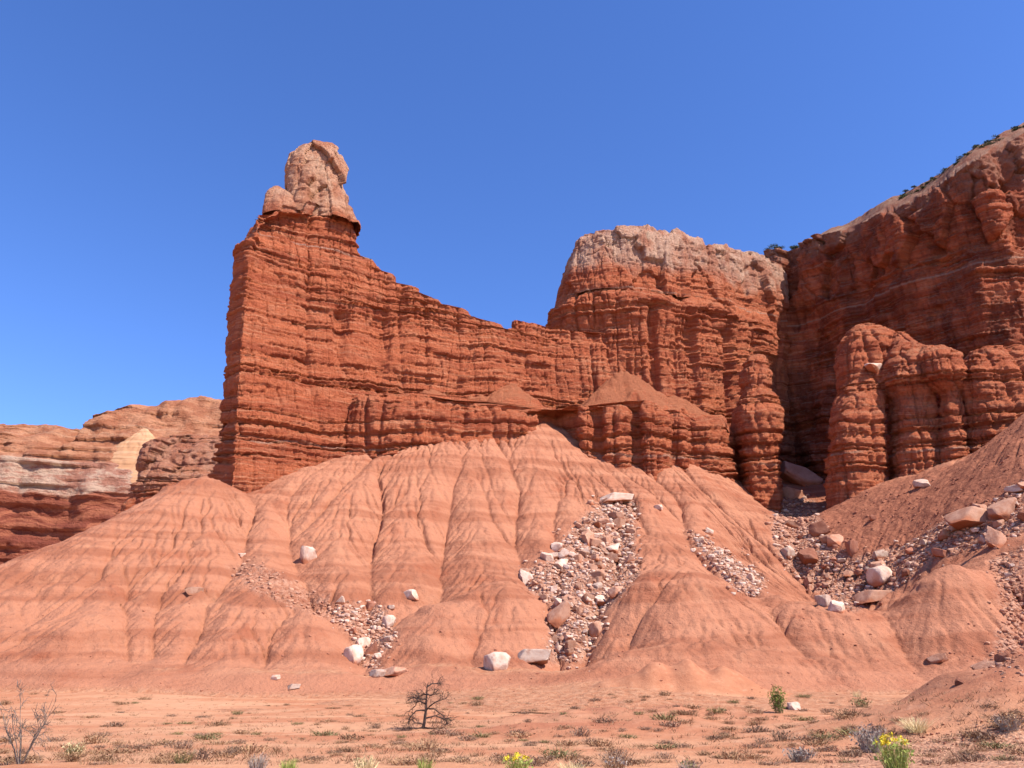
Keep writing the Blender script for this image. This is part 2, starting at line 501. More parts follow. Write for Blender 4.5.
base_h = lambda X, Y: np.maximum(bil(B0, X, Y), np.where(Y < 62, 0.0, -9))
GULLIES = [   # pixel polylines from the top down, depth, width
    ([(303,488),(293,500),(291,532),(301,555),(316,588),(338,610),(358,640),(366,668)], 3.2, 2.6),
    ([(452,462),(451,482),(447,520),(440,560),(444,575),(425,595),(402,600),(380,615),(366,640)], 3.0, 2.3),
    ([(383,462),(381,506),(372,532),(371,572),(367,600),(358,625)], 2.4, 2.0),
    ([(255,495),(247,516),(242,552),(215,590),(198,645),(186,668)], 2.0, 2.2),
    ([(120,545),(132,584),(127,612),(122,650),(140,668)], 1.6, 1.8),
    ([(175,560),(160,600),(159,650),(142,668)], 1.6, 1.8),
    ([(40,585),(30,637),(22,670)], 1.4, 1.8),
    ([(516,480),(516,505),(517,531),(527,566),(548,600),(555,640),(566,664)], 3.2, 2.6),
    ([(628,500),(618,530),(612,570),(596,610),(575,650),(568,668)], 3.2, 3.4),
    ([(672,480),(682,526),(715,565),(757,600),(772,630)], 2.6, 2.4),
    ([(735,500),(745,545),(765,585),(775,620)], 1.6, 1.8),
    ([(690,585),(655,605),(626,635),(620,665)], 1.8, 1.5),
    ([(560,470),(552,500),(556,540),(560,580)], 1.8, 1.8),
    ([(785,500),(792,540),(808,585),(838,612),(880,600),(900,640),(912,668)], 3.0, 3.5),
    ([(1010,500),(960,545),(900,578),(850,606)], 2.2, 4.0),
    ([(1000,560),(1015,600),(1022,650)], 2.0, 2.0),
    ([(300,600),(265,640),(262,672)], 1.5, 1.6), ([(480,600),(470,640),(474,668)], 1.2, 1.5), ([(420,620),(455,640),(470,668)], 1.0, 1.3),
]
H = B0.copy()
wx = 2.0 * fbm(GX / 14, GY / 14, 0.5, 3, 21)
for pts, dep, wid in GULLIES:
    w = [hit_on(base_h, *p) for p in pts]
    d, t = dist_poly(w)
    d = np.abs(d + wx * 0.35 * smooth(0, 4, d))
    k = smooth(0.0, 0.25, t) * (1 - 0.6 * smooth(0.8, 1.0, t))
    H -= 0.9 * dep * (0.25 + 0.75 * k) * np.exp(-d / wid)
for px, py, r, h in [(690,612,11,4.4),(830,645,10,3.6),(965,618,10,4.6),(60,655,9,2.6),(220,650,10,2.2),(440,640,8,2.0),(325,640,7,2.0),(520,600,7,1.5),(770,600,6,2.0)]:
    x, y, z = hit_on(base_h, px, py)
    e = ((GX - x) ** 2 + (GY - y - 2) ** 2) / r ** 2
    H += h * np.exp(-e * 1.2)
for px, py, r, h in [(60,694,6,1.3),(150,692,5,1.2),(250,690,6,1.4),(330,684,5,1.3),(430,680,6,1.5),(545,676,6,1.3),(620,672,7,2.2),(700,674,8,2.4),(780,680,6,1.6),(860,684,5,1.2)]:
    x, y, z = hit_on(base_h, px, py)
    H += h * np.exp(-1.3 * (((GX - x) / r) ** 2 + ((GY - y) / (0.6 * r)) ** 2))
H += 0.9 * fbm(GX / 12, GY / 16, 1.7, 4, 31) + 0.35 * fbm(GX / 3.2, GY / 3.2, 0.7, 4, 33)
PL = plain(GX, GY)

def erode(H, KM, steps, D, DX, Amax, sweeps=4):
    H = H.copy()
    A = np.full(H.shape, DX * DX)
    nb = [(dy, dx) for dy in (-1, 0, 1) for dx in (-1, 0, 1) if dy or dx]
    def sh(a, dy, dx):
        return np.roll(np.roll(a, -dy, 0), -dx, 1)
    for s in range(steps):
        drops, ws, tot = [], [], 0
        Smax = np.zeros(H.shape)
        low = H.copy()
        for dy, dx in nb:
            g = (H - sh(H, dy, dx)) / (DX * math.hypot(dy, dx))
            if dy == 1: g[-1, :] = 0
            if dy == -1: g[0, :] = 0
            if dx == 1: g[:, -1] = 0
            if dx == -1: g[:, 0] = 0
            g = np.maximum(g, 0)
            Smax = np.maximum(Smax, g)
            w = g * g * np.sqrt(g)
            ws.append(w)
            tot = tot + w
        inv = 1.0 / (tot + 1e-12)
        ws = [w * inv for w in ws]
        for k in range(40 if s == 0 else sweeps):
            A2 = np.full(H.shape, DX * DX)
            for (dy, dx), w in zip(nb, ws):
                A2 += sh(w * A, -dy, -dx)
            A = A2
        E = KM * np.sqrt(np.minimum(A, Amax)) * np.minimum(Smax, 1.4)
        E = np.minimum(E, 0.4 * DX * Smax)
        lap = (sh(H, 1, 0) + sh(H, -1, 0) + sh(H, 0, 1) + sh(H, 0, -1) - 4 * H)
        lap[0, :] = lap[-1, :] = 0
        lap[:, 0] = lap[:, -1] = 0
        H = H - E + D * lap
    return H, A

def in_poly(px, py, poly):
    c = np.zeros(np.shape(px), bool)
    n = len(poly)
    for i in range(n):
        x1, y1 = poly[i]
        x2, y2 = poly[(i + 1) % n]
        k = ((y1 > py) != (y2 > py)) & (px < (x2 - x1) * (py - y1) / (y2 - y1 + 1e-9) + x1)
        c ^= k
    return c

def to_px(X, Y, Z):
    f = Y * CT + (Z - EYE) * ST
    up = -Y * ST + (Z - EYE) * CT
    return 512 + F * X / f, 384 - F * up / f

def blur(a, n=3):
    for k in range(n):
        p = np.pad(a, 1, 'edge')
        a = (a + p[2:, 1:-1] + p[:-2, 1:-1] + p[1:-1, 2:] + p[1:-1, :-2]) / 5
    return a

def scree_mask(X, Y, Z):
    px, py = to_px(X, Y, Z)
    return blur(((px > 775) & (py < 560 + 0.12 * (px - 775))).astype(float), 12)
KM = 0.0019 * (0.10 + 0.90 * smooth(93, 107, GY)) * (1 - 0.8 * scree_mask(GX, GY, H))
H, FLOW = erode(H, KM, 150, 0.022, DX, 60.0)
# resample on a finer grid where the camera looks, add thin hard beds, then cut the small rills
HXC, HYC, HC = HX, HY, H
DX2 = 0.25
HX = np.arange(-112, 148, DX2)
HY = np.arange(64, 238, DX2)
GX, GY = np.meshgrid(HX, HY)
def bil_c(x, y):
    fx = np.clip((np.asarray(x, float) - HXC[0]) / DX, 0, len(HXC) - 1.001)
    fy = np.clip((np.asarray(y, float) - HYC[0]) / DX, 0, len(HYC) - 1.001)
    i, j = fx.astype(int), fy.astype(int)
    a, b = fx - i, fy - j
    return (HC[j, i] * (1 - a) * (1 - b) + HC[j, i + 1] * a * (1 - b) + HC[j + 1, i] * (1 - a) * b + HC[j + 1, i + 1] * a * b)
H = blur(bil_c(GX, GY), 2)
PL = plain(GX, GY)
sm = scree_mask(GX, GY, H)
hill_k = smooth(0.5, 4.0, H - PL)
tzz = (H + 1.6 * fbm(GX / 22, GY / 22, 0.2, 3, 51)) / 2.3
fr_ = tzz - np.floor(tzz)
bed = _hash(np.floor(tzz).astype(int), np.zeros(H.shape, int), np.zeros(H.shape, int), 3) / 4294967295.0
msk = smooth(0.0, 0.35, fbm(GX / 9, GY / 9, tzz * 0.4, 2, 52)) * (0.3 + bed)
H = H + hill_k * (1 - sm) * 0.55 * msk * (smooth(0.0, 0.22, fr_) - fr_)
H = H + hill_k * (0.20 * fbm(GX / 0.9, GY / 0.9, 0.4, 3, 53) + 0.45 * fbm(GX / 4, GY / 4, 0.9, 3, 54))
rows_ = slice(int((90 - HY[0]) / DX2), int((204 - HY[0]) / DX2))
KM2 = 0.0080 * (0.45 + 0.85 * smooth(-0.3, 0.4, fbm(GX[rows_] / 20, GY[rows_] / 20, 0.6, 2, 57))) * smooth(93, 103, GY[rows_]) * (1 - 0.6 * sm[rows_])
hf, _ = erode(H[rows_], KM2, 50, 0.003, DX2, 18.0, 3)
H[rows_] = hf
H = H + hill_k * 0.07 * fbm(GX / 0.7, GY / 0.7, 0.2, 2, 41)
DX = DX2
toe = smooth(0.0, 1.6, H - PL)
H = np.where(H > PL - 3, PL - 0.25 + (H - PL + 0.25), PL - 3)

def surf(X, Y):
    X = np.asarray(X, float)
    Y = np.asarray(Y, float)
    h = np.where((Y > 64.5) & (X > HX[0]) & (X < HX[-1]), bil(H, X, Y), -99)
    return np.maximum(plain(X, Y), h)

def hit(px, py):
    return hit_on(surf, px, py)

P_CHUTE = [(610,498),(638,503),(634,545),(640,575),(604,612),(596,640),(578,664),(545,662),(548,640),(556,606),(528,590),(522,574),(548,560),(560,545),(585,515)]
P_STRIP = [(685,530),(700,535),(745,566),(765,580),(756,598),(735,590),(712,562)]
P_LEFT = [(340,600),(362,606),(386,608),(396,640),(378,660),(384,674),(352,662),(350,635),(330,615)]
P_RIGHT = [(775,495),(815,500),(826,540),(850,560),(905,545),(945,520),(985,508),(1010,490),(1024,480),(1024,532),(990,545),(930,562),(895,590),(850,612),(815,590),(785,570),(772,540)]
P_RBANK = [(990,560),(1024,545),(1024,680),(985,672),(1005,620)]
P_WASH = [(225,565),(262,565),(330,600),(345,625),(300,610),(250,590)]
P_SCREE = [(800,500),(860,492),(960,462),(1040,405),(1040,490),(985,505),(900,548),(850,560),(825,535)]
hpx, hpy = to_px(GX, GY, H)
rub = np.zeros(H.shape)
for P, s in ((P_CHUTE, 1), (P_STRIP, 1), (P_LEFT, .8), (P_RIGHT, .8), (P_RBANK, .55), (P_WASH, .45)):
    rub = np.maximum(rub, s * in_poly(hpx, hpy, P))
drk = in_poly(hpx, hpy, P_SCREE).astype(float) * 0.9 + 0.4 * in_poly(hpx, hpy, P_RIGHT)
nz = 0.3 * fbm(GX / 3, GY / 3, 0, 3, 55)
rub = np.clip(blur(rub, 6) + nz * (blur(rub, 8) > 0.05), 0, 1)
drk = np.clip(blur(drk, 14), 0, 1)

gyy, gxx = np.gradient(H, DX)
slp = blur(np.hypot(gxx, gyy), 14)
apron = smooth(0.34, 0.16, slp) * smooth(128, 108, GY)
apron = blur(np.maximum(apron, smooth(0.7, 0.0, H - PL)), 2)
keep = (H > PL - 0.5)
R_, T_ = H.shape
fc = grid_faces(R_, T_)
fc = fc[keep.ravel()[fc].any(1)]
used = np.zeros(R_ * T_, bool)
used[fc] = True
remap = np.cumsum(used) - 1
V = np.c_[GX.ravel(), GY.ravel(), H.ravel()][used]
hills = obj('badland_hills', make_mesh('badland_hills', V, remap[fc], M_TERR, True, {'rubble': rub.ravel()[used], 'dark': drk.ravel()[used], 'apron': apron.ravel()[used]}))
tag(hills, kind='structure')

gx = np.r_[-3000, -1500, -800, -450, -280, -190, np.arange(-120, -45, 2.5), np.arange(-45, 50, 0.22), np.arange(50, 125, 2.5), 190, 280, 450, 800, 1500, 3000]
gy = np.r_[-600, -200, -60, -20, 0, 8, np.arange(14, 62, 0.2), np.arange(62, 110, 0.4), np.arange(112, 160, 6), 200, 300, 500, 900, 1800, 4000]
PX, PY = np.meshgrid(gx, gy)
PZ = plain(PX, PY)
near = smooth(14, 17, PY) * smooth(130, 105, PY)
PZ = PZ + near * (0.05 * fbm(PX / 1.1, PY / 0.9, 0, 4, 61) + 0.07 * fbm(PX / 4, PY / 2.5, 2, 3, 62))
gpx, gpy = to_px(PX, np.maximum(PY, 5), PZ)
grav = np.clip(smooth(738, 752, gpy + 0.12 * (gpx - 860)) * smooth(820, 880, gpx) + 0.5 * smooth(752, 764, gpy) * smooth(740, 800, gpx), 0, 1) * (PY < 60)
dk = np.zeros(PX.shape)
for k, (px, py, d, rx, ry, h) in enumerate(MOUNDS):
    cx = float(xof(px, d, 0.5))
    dk = np.maximum(dk, np.exp(-1.2 * (((PX - cx) / rx) ** 2 + ((PY - d) / ry) ** 2)) * 0.8)
ground = obj('ground', make_mesh('ground', np.c_[PX.ravel(), PY.ravel(), PZ.ravel()], grid_faces(*PX.shape), M_GROUND, True, {'gravel': grav, 'dark': dk}))
tag(ground, kind='structure')

# ------------------------------------------------------------------ cliffs
def make_layers(seed, lo=-30, hi=260):
    r = np.random.default_rng(seed)
    b, p = [lo], []
    while b[-1] < hi:
        thick = r.choice([0.6, 1.0, 1.6, 3.0], p=[0.3, 0.32, 0.22, 0.16]) * r.uniform(0.75, 1.3)
        b.append(b[-1] + thick)
        p.append(r.uniform(-1, 1) if thick < 1.6 else r.uniform(-0.2, 0.5))
    return np.array(b), np.array(p + [0])
LB, LP = make_layers(5)
LB2, LP2 = make_layers(9)
LB2 = -30 + (LB2 + 30) * 0.42

def rock_disp(P, cfg):
    x, y, z = P[..., 0], P[..., 1], P[..., 2]
    zs = z - DIP * (y - 200) + 1.2 * fbm(x / 18, y / 18, z / 30, 2, 71)
    cap = smooth(cfg.get('cap', 112) - 2, cfg.get('cap', 112) + 3, zs + 3 * noise(x / 7, y / 7, z / 7, 72))
    idx = np.clip(np.searchsorted(LB, zs) - 1, 0, len(LB) - 2)
    t = (zs - LB[idx]) / (LB[idx + 1] - LB[idx])
    bulge = 1 - np.abs(2 * t - 1) ** 5
    lat = noise(x / 8.5, y / 8.5, idx * 3.71, 73) + 0.4 * noise(x / 2.2, y / 2.2, idx * 5.13, 74)
    str_ = 0.75 * LP[idx] + cfg.get('lat', 0.55) * lat - 0.55 * (1 - bulge)
    i2 = np.clip(np.searchsorted(LB2, zs + 0.5 * noise(x / 9, y / 9, z / 9, 66)) - 1, 0, len(LP2) - 1)
    hx = np.floor(x / 1.7 + 3 * noise(i2 * 1.7, 0.5, x / 9, 67)).astype(int)
    hy = np.floor(y / 1.7 + 0.37 * i2).astype(int)
    brick = (_hash(hx, hy, i2, 5) & 255) / 255.0 - 0.5
    region = 0.35 + 0.9 * smooth(-0.35, 0.35, fbm(x / 16, y / 16, z / 9, 2, 68))
    str_ = str_ * region - 1.35 * (LP2[i2] < -0.62) * (0.4 + 0.6 * region) + cfg.get('brick', 0.35) * (0.55 * LP2[i2] + 0.8 * brick)
    flute = noise(x / cfg.get('fw', 6), y / cfg.get('fw', 6), z / 70, 75)
    f2 = noise(x / 2.3, y / 2.3, z / 18, 76)
    gully = -np.exp(-np.abs(flute) / 0.10) * 1.7 - np.exp(-np.abs(f2) / 0.06) * 0.85
    d = cfg.get('a', 0.8) * str_ * (1 - 0.5 * cap) + cfg.get('f', 1.0) * gully * (1 - 0.4 * cap)
    cs = cfg.get('cs', 6.5)
    val, edge = cells(x / cs + 0.25 * noise(x / 3, y / 3, z / 3, 60), y / cs, z / (cs * 1.7), 77)
    blk = (val - 0.5) * 2.6 - np.exp(-edge / 0.04) * 0.35
    v2, e2 = cells(x / 2.0, y / 2.0, z / 2.0, 78)
    d = d + cap * cfg.get('c', 1.0) * (blk + (v2 - 0.5) * 0.25 - np.exp(-e2 / 0.05) * 0.08)
    d = d + cfg.get('n', 1.0) * (0.9 * fbm(x / 11, y / 11, z / 14, 3, 79) + 0.3 * fbm(x / 1.6, y / 1.6, z / 1.3, 3, 80))
    for gx_, gy_, z0, z1, w, dep in cfg.get('grooves', ()):
        r = np.hypot(x - gx_, y - gy_)
        d = d - dep * np.exp(-(r / w) ** 4) * smooth(z0 - 1, z0 + 1, z) * smooth(z1 + 2, z1 - 1, z)
    return d

def loft(zk, rings, rows, seg, cfg, crown=True):
    """closed plan contours (K, n, 2) at heights zk -> displaced rock shell"""
    zk = np.asarray(zk, float)
    C = np.asarray(rings, float)
    n = C.shape[1]
    CR = np.empty((len(rows), n, 2))
    for i in range(n):
        for a in (0, 1):
            CR[:, i, a] = np.interp(rows, zk, C[:, i, a])
    pos = []
    for i in range(n):
        k = seg[i] if not np.isscalar(seg) else seg
        t = np.arange(k) / k
        p0, p1, p2, p3 = (CR[:, (i + j) % n][:, None, :] for j in (-1, 0, 1, 2))
        t = t[None, :, None]
        pos.append(0.5 * ((2 * p1) + (p2 - p0) * t + (2 * p0 - 5 * p1 + 4 * p2 - p3) * t ** 2 + (3 * p1 - p0 - 3 * p2 + p3) * t ** 3))
    Q = np.concatenate(pos, 1)                                        # R, T, 2
    R, T = Q.shape[:2]
    tan = np.roll(Q, -1, 1) - np.roll(Q, 1, 1)
    tan /= np.linalg.norm(tan, axis=-1, keepdims=True) + 1e-9
    area = np.sum(Q[0, :, 0] * np.roll(Q[0, :, 1], -1) - np.roll(Q[0, :, 0], -1) * Q[0, :, 1])
    nrm = np.stack([tan[..., 1], -tan[..., 0]], -1) * (1 if area > 0 else -1)
    P = np.concatenate([Q, np.broadcast_to(np.asarray(rows)[:, None, None], (R, T, 1))], -1)
    d = rock_disp(P, cfg)
    P = P.copy()
    P[..., :2] += nrm * d[..., None]
    P[..., 2] += 0.25 * noise(P[..., 0] / 2, P[..., 1] / 2, P[..., 2] / 2, 81)
    if 'ztop' in cfg:
        P[..., 2] += cfg['ztop'] * fbm(P[..., 0] / 7, P[..., 1] / 7, 0.5, 3, 84) * smooth(rows[-1] - 7, rows[-1], P[..., 2])
    V = P.reshape(-1, 3)
    fs = grid_faces(R, T, True)
    if area < 0: fs = fs[:, ::-1]
    if crown:
        top = P[-1]
        c = top.mean(0)
        extra, rr = [], [0.94, 0.8, 0.55, 0.25]
        hgt = cfg.get('crown', 1.0)
        for f in rr:
            q = c + (top - c) * f
            q[:, 2] = top[:, 2] * f + c[2] * (1 - f) + hgt * (1 - f ** 2) + cfg.get('cn', 0.6) * fbm(q[:, 0] / 4, q[:, 1] / 4, 0, 3, 83)
            extra.append(q)
        ex = np.array(extra).reshape(-1, 3)
        b = len(V) - T
        V = np.r_[V, ex, [c + [0, 0, hgt]]]
        f2 = grid_faces(len(rr) + 1, T, True, b)
        if area < 0: f2 = f2[:, ::-1]
        fs = np.r_[fs, f2]
        last = len(V) - 1
        i = np.arange(T)
        lastring = last - T
        tri = np.stack([lastring + i, lastring + (i + 1) % T, np.full(T, last), np.full(T, last)], -1)
        if area < 0: tri = tri[:, [1, 0, 2, 3]]
        quads = fs.tolist() if False else fs
        return V, quads, tri[:, :3]
    return V, fs, None

def rock_mesh(name, res, mat):
    V, q, tri = res
    me = bpy.data.meshes.new(name)
    nq, nt = len(q), (0 if tri is None else len(tri))
    me.vertices.add(len(V))
    me.vertices.foreach_set('co', np.asarray(V, np.float32).ravel())
    li = q.ravel() if tri is None else np.r_[q.ravel(), tri.ravel()]
    me.loops.add(len(li))
    me.loops.foreach_set('vertex_index', li.astype(np.int32))
    me.polygons.add(nq + nt)
    ls = np.arange(nq) * 4
    if nt: ls = np.r_[ls, nq * 4 + np.arange(nt) * 3]
    me.polygons.foreach_set('loop_start', ls.astype(np.int32))
    me.polygons.foreach_set('loop_total', np.r_[np.full(nq, 4), np.full(nt, 3)].astype(np.int32))
    me.update(calc_edges=True)
    me.materials.append(mat)
    return me

def interp_tab(tab, z):
    tab = sorted(tab)
    return float(np.interp(z, [t[0] for t in tab], [t[1] for t in tab]))

# --- the tall fin with the balanced cap ("rock_spire")
FY = lambda px: float(np.interp(px, [215, 240, 380, 500, 560, 620], [162, 160, 180, 192, 200, 206]))
Ltab = [(zof(py, 168), px) for px, py in [(211,505),(214,485),(220,400),(226,330),(230,280),(232,247),(238,246.5),(239,238),(242,230),(246,221),(258,216),(261,211),(268,210.5),(274,208),(284,206),(291,202),(295,191)]]
Rtab = [(20, 600), (88, 590), (92.4, 560), (92.7, 503), (94.4, 498), (94.7, 472), (96.6, 467), (96.9, 444), (98.6, 437), (98.9, 420), (100.8, 415), (101.1, 400), (103.8, 394), (104.1, 384), (106.6, 376), (107, 361), (110, 358), (113, 357), (117, 353), (121, 349)]
zk = np.arange(30, 118.3, 0.3)
rings = []
for z in zk:
    l, r = interp_tab(Ltab, z), interp_tab(Rtab, z)
    bat = 0.05 * (z - 40) + 0.05 * max(0, z - 98)
    c = l + 25 - 0.5 * max(0, z - 98)
    pxs = np.linspace(c, r - 3, 9)
    th = 13 - 0.05 * (z - 40)
    fr = [(float(xof(p, FY(p) + bat, z)), FY(p) + bat) for p in pxs]
    rx, ry = float(xof(r, FY(r) + bat + 3, z)), FY(r) + bat + 3
    bk = [(x - 0.6 * th, y + 0.8 * th) for x, y in fr[::-2]]
    lx = float(xof(l, 168, z))
    dyl = max(0.0, FY(l + 14) - 161.2)
    lf = [(lx + 1.0, 171.5 + 0.3 * bat + dyl), (lx, 168.0 + 0.3 * bat + dyl * 0.8), (float(xof(l + 14, 161 + dyl, z)), 161.0 + 0.7 * bat + dyl)]
    rings.append(fr + [(rx, ry)] + bk[:-1] + lf)
nfr = 9
seg = [70] * 8 + [20, 20] + [14] * 4 + [12, 20, 22, 24]
seg = seg[:len(rings[0])]
g1 = (float(xof(338, 177, 80)), 177.5)
g2 = (float(xof(381, 183, 82)), 183)
g3 = (float(xof(303, 171, 70)), 171.5)
cfg_f = dict(a=0.85, f=0.55, fw=9, lat=0.7, cap=140, grooves=[(*g1, zof(372, 177), zof(312, 177), 2.0, 2.6), (*g2, 69, 90, 2.2, 1.2), (*g3, 50, 74, 1.6, 1.0)], crown=0.3)
spire = empty('rock_spire', (float(xof(240, 165, 42)), 165, 42))
tag(spire, 'tall red banded rock fin that tapers up to a pale rounded capstone', 'rock spire')
def part(name, me, root):
    o = bpy.data.objects.new(name, me)
    COL.objects.link(o)
    o.parent = root
    o.location = -root.location
    return o
part('rock_fin', rock_mesh('rock_fin', loft(zk, rings, np.arange(30, 118.2, 0.25), seg, cfg_f), M_FIN), spire)

def blob_ring(spec, n=14, fy=0.8):
    """spec rows: (py, px left, px right, Y front-centre) -> heights and elliptic rings"""
    zk, rg = [], []
    for py, a, b, Y in spec:
        z = zof(py, Y)
        xa, xb = float(xof(a, Y, z)), float(xof(b, Y, z))
        cx, rx = (xa + xb) / 2, (xb - xa) / 2
        an = np.arange(n) / n * 2 * math.pi
        zk.append(z)
        rg.append([(cx + rx * math.copysign(abs(math.cos(t)) ** 0.8, math.cos(t)), Y + fy * max(rx, 1.0) * math.copysign(abs(math.sin(t)) ** 0.8, math.sin(t))) for t in an])
    o = np.argsort(zk)
    return np.array(zk)[o], np.array(rg)[o]

YC = 180.5
zc, rc = blob_ring([(226,286,356,YC),(214,288,354,YC),(205,289,351,YC),(196,290,348,YC),(186,290,345,YC),(172,290,344,YC),(160,294,341,YC),(152,301,337,YC),(148,308,331,YC),(146,313,326,YC)], 14, 0.7)
cfg_c = dict(a=0.5, f=0.4, cap=112, c=1.25, cs=4.6, n=0.55, crown=0.2, cn=0.2)
part('capstone', rock_mesh('capstone', loft(zc, rc, np.linspace(zc[0], zc[-1], 110), 14, cfg_c), M_CAPS), spire)
zc, rc = blob_ring([(220,264,308,YC-4),(209,265,303,YC-4),(198,267,296,YC-4),(191,270,285,YC-4),(188,274,280,YC-4)], 12, 0.8)
part('capstone_knob', rock_mesh('capstone_knob', loft(zc, rc, np.linspace(zc[0], zc[-1], 50), 10, dict(a=0.3, f=0.3, cap=100, c=0.4, n=0.5, crown=0.15, cn=0.1)), M_CAPS), spire)

# --- the butte with the pale caprock
bt = [(553,222),(562,211),(585,206),(615,204),(645,205),(675,208),(700,211),(722,215),(745,222),(772,229),(796,243),(818,262),(780,300),(640,290),(560,240)]
def butte_ring(z, shrinkL=0.0, back=0.0):
    r = []
    for i, (px, Y) in enumerate(bt):
        Y2 = Y + back
        p2 = px + shrinkL * max(0, 1 - (px - 553) / 60) if px < 613 else px
        r.append((float(xof(p2, Y2, z)), Y2))
    return r
bz = [(40, 0, -1), (80, 0, 0), (96, 0, 0.5), (98, -1, 0.6), (103, -3, -0.4), (107, -3, -0.8), (109, -1, 0.2), (112, 3, 1.8), (114, 6, 2.2), (119, 10, 2.6), (125, 14, 3.0), (130, 19, 3.4), (133.5, 26, 4.6)]
segb = [26, 40, 46, 46, 46, 40, 40, 40, 40, 40, 30, 8, 6, 6, 16]
butte = empty('rock_butte', (float(xof(640, 215, 60)), 215, 60))
tag(butte, 'broad red butte with a thick pale tan caprock right of the notch', 'butte')
gb = [(float(xof(px, Y, 88)), Y, z0, z1, w, dp) for px, Y, z0, z1, w, dp in ((655, 206, 74, 106, 1.6, 2.4), (694, 210.5, 72, 104, 1.8, 2.4), (730, 218, 70, 108, 2.2, 2.6), (676, 208, 70, 92, 1.3, 1.5))]
cfg_b = dict(grooves=gb, a=1.1, f=0.95, fw=7, lat=0.7, cap=139, crown=0.2, cn=0.6)
sh_ = [(503,196.5),(520,197.5),(540,200),(560,202),(585,204),(610,206),(600,222),(540,216),(505,206)]
zs_ = [70, 92.5, 93.5, 96.0]
part('shoulder', rock_mesh('butte_shoulder', loft(zs_, [[(float(xof(px + (0 if z < 93 else 10 * max(0, 1 - (px - 503) / 60)), Y + (0 if z < 93 else 0.8), z)), Y + (0 if z < 93 else 0.8)) for px, Y in sh_] for z in zs_], np.arange(70, 96.01, 0.25), [30, 34, 34, 36, 30, 10, 10, 10, 16], dict(a=0.9, f=0.7, cap=999, crown=0.2, cn=0.3)), M_ROCK), butte)
zsplit = 111.5
low = [b for b in bz if b[0] < zsplit] + [(zsplit, 1.5, 2.2)]
part('cliff_wall', rock_mesh('butte_wall', loft([b[0] for b in low], [butte_ring(*b) for b in low], np.arange(40, zsplit, 0.27), segb, cfg_b), M_ROCK), butte)
hi = [(110.0, 1.5, 1.8)] + [b for b in bz if b[0] > zsplit]
part('caprock', rock_mesh('butte_cap', loft([b[0] for b in hi], [butte_ring(*b) for b in hi], np.linspace(110.0, 133.5, 92), segb, dict(a=0.7, f=0.7, cap=108, c=1.3, cs=7.5, n=0.65, crown=0.3, cn=1.2, ztop=2.6)), M_ROCK), butte)

# --- lower cliff band under the bench
lt = [(318,186),(338,178),(354,175),(385,174),(415,174.5),(440,176),(470,178),(505,180.5),(532,183),(541,187),(556,190),(572,186),(579,182),(589,181),(599,182.5),(606,180.5),(622,180),(637,182),(643,180),(655,179.5),(667,182),
      (672,184.5),(682,184),(690,187),(697,186.5),(711,186),(724,189),(731,196),(745,206),(775,225),(700,238),(500,225),(380,205)]
def plan(pts, z, zref=60, sh=0.0, ds=0.0):
    return [(float(xof(px, Y, zref)), Y + ds) for px, Y in pts]
lseg = [14, 16, 26, 26, 24, 26, 28, 26, 14, 14, 14, 14] + [12] * 13 + [12, 14, 12, 12, 6, 6, 6, 6]
lseg = (lseg + [8] * 40)[:len(lt)]
ks = [34, 50, 58, 64.5, 66]
bank = obj('rock_ledge', rock_mesh('rock_ledge', loft(ks, [plan(lt, z, 60, 0, (0.0 if z < 65 else 0.8)) for z in ks], np.arange(34, 66.01, 0.25), lseg, dict(a=0.75, f=0.7, cap=999, n=1.3, crown=0.3, cn=1.2, ztop=2.4)), M_BANK))
tag(bank, 'lower red cliff band with stubby columns under the sandy bench', 'rock ledge')

# --- sandy bench with debris cones, on top of that band
M_BENCH = rock_material('bench_debris', cap=None, veins=(), sandy=0.8, flat=(0.35, 0.75))
bpx = np.linspace(325, 742, 300)
front = np.interp(bpx, [p[0] for p in lt[:29]], [p[1] for p in lt[:29]]) + np.interp(bpx, [325, 450, 560], [1.4, 2.2, 3.2])
backY = np.interp(bpx, [325, 380, 500, 560, 620, 700, 742], [180, 185, 197, 205, 210, 216, 226])
backY = np.maximum(backY, front + 2)
tt = np.linspace(0, 1, 70)[:, None]
BY = front + (backY - front) * tt
BX = xof(np.broadcast_to(bpx, BY.shape), BY, 66.0)
BZ = 65.2 + 0.26 * (BY - front) + 0.5 * fbm(BX / 6, BY / 6, 0, 3, 91)
for px, py, Y, sl in [(622, 364, 200.0, 1.12), (432, 386, 187, 0.8), (509, 378, 195, 1.0), (478, 391, 191, .9), (672, 390, 203, 0.95), (648, 383, 201, 1.1)]:
    cx, cy, cz = at(px, py, Y)
    r = np.sqrt((BX - cx + 1.2 * noise(BX / 5, BY / 5, px, 94)) ** 2 + (BY - cy) ** 2 + 4.0)
    an = np.arctan2(BY - cy, BX - cx)
    ril = 0.09 * r * noise(an * 4, r / 20, 0.3 + px, 92)
    cone = cz - sl * r * (1 - 0.004 * r) + ril
    k = np.clip((cone - BZ) / 1.5, -1, 1)
    BZ = np.where(np.abs(cone - BZ) < 1.5, (BZ + cone) / 2 + 0.375 * (1 + k * k), np.maximum(BZ, cone))
BZ = np.minimum(BZ, 65.4 + 2.2 * (BY - front))
BZ = BZ + 0.7 * fbm(BX / 3.5, BY / 5, 0.4, 5, 93) + 0.9 * np.abs(noise(BX / 1.7 + 0.4 * noise(BX / 4, BY / 4, 0, 98), BY / 14, 0.2, 97)) + 0.45 * fbm(BX / 1.1, BY / 1.1, 0.4, 3, 99)
BZ[0] -= 1.5
bench = obj('talus_bench', make_mesh('talus_bench', np.c_[BX.ravel(), BY.ravel(), BZ.ravel()], grid_faces(*BX.shape), M_BENCH, True))
tag(bench, kind='structure')

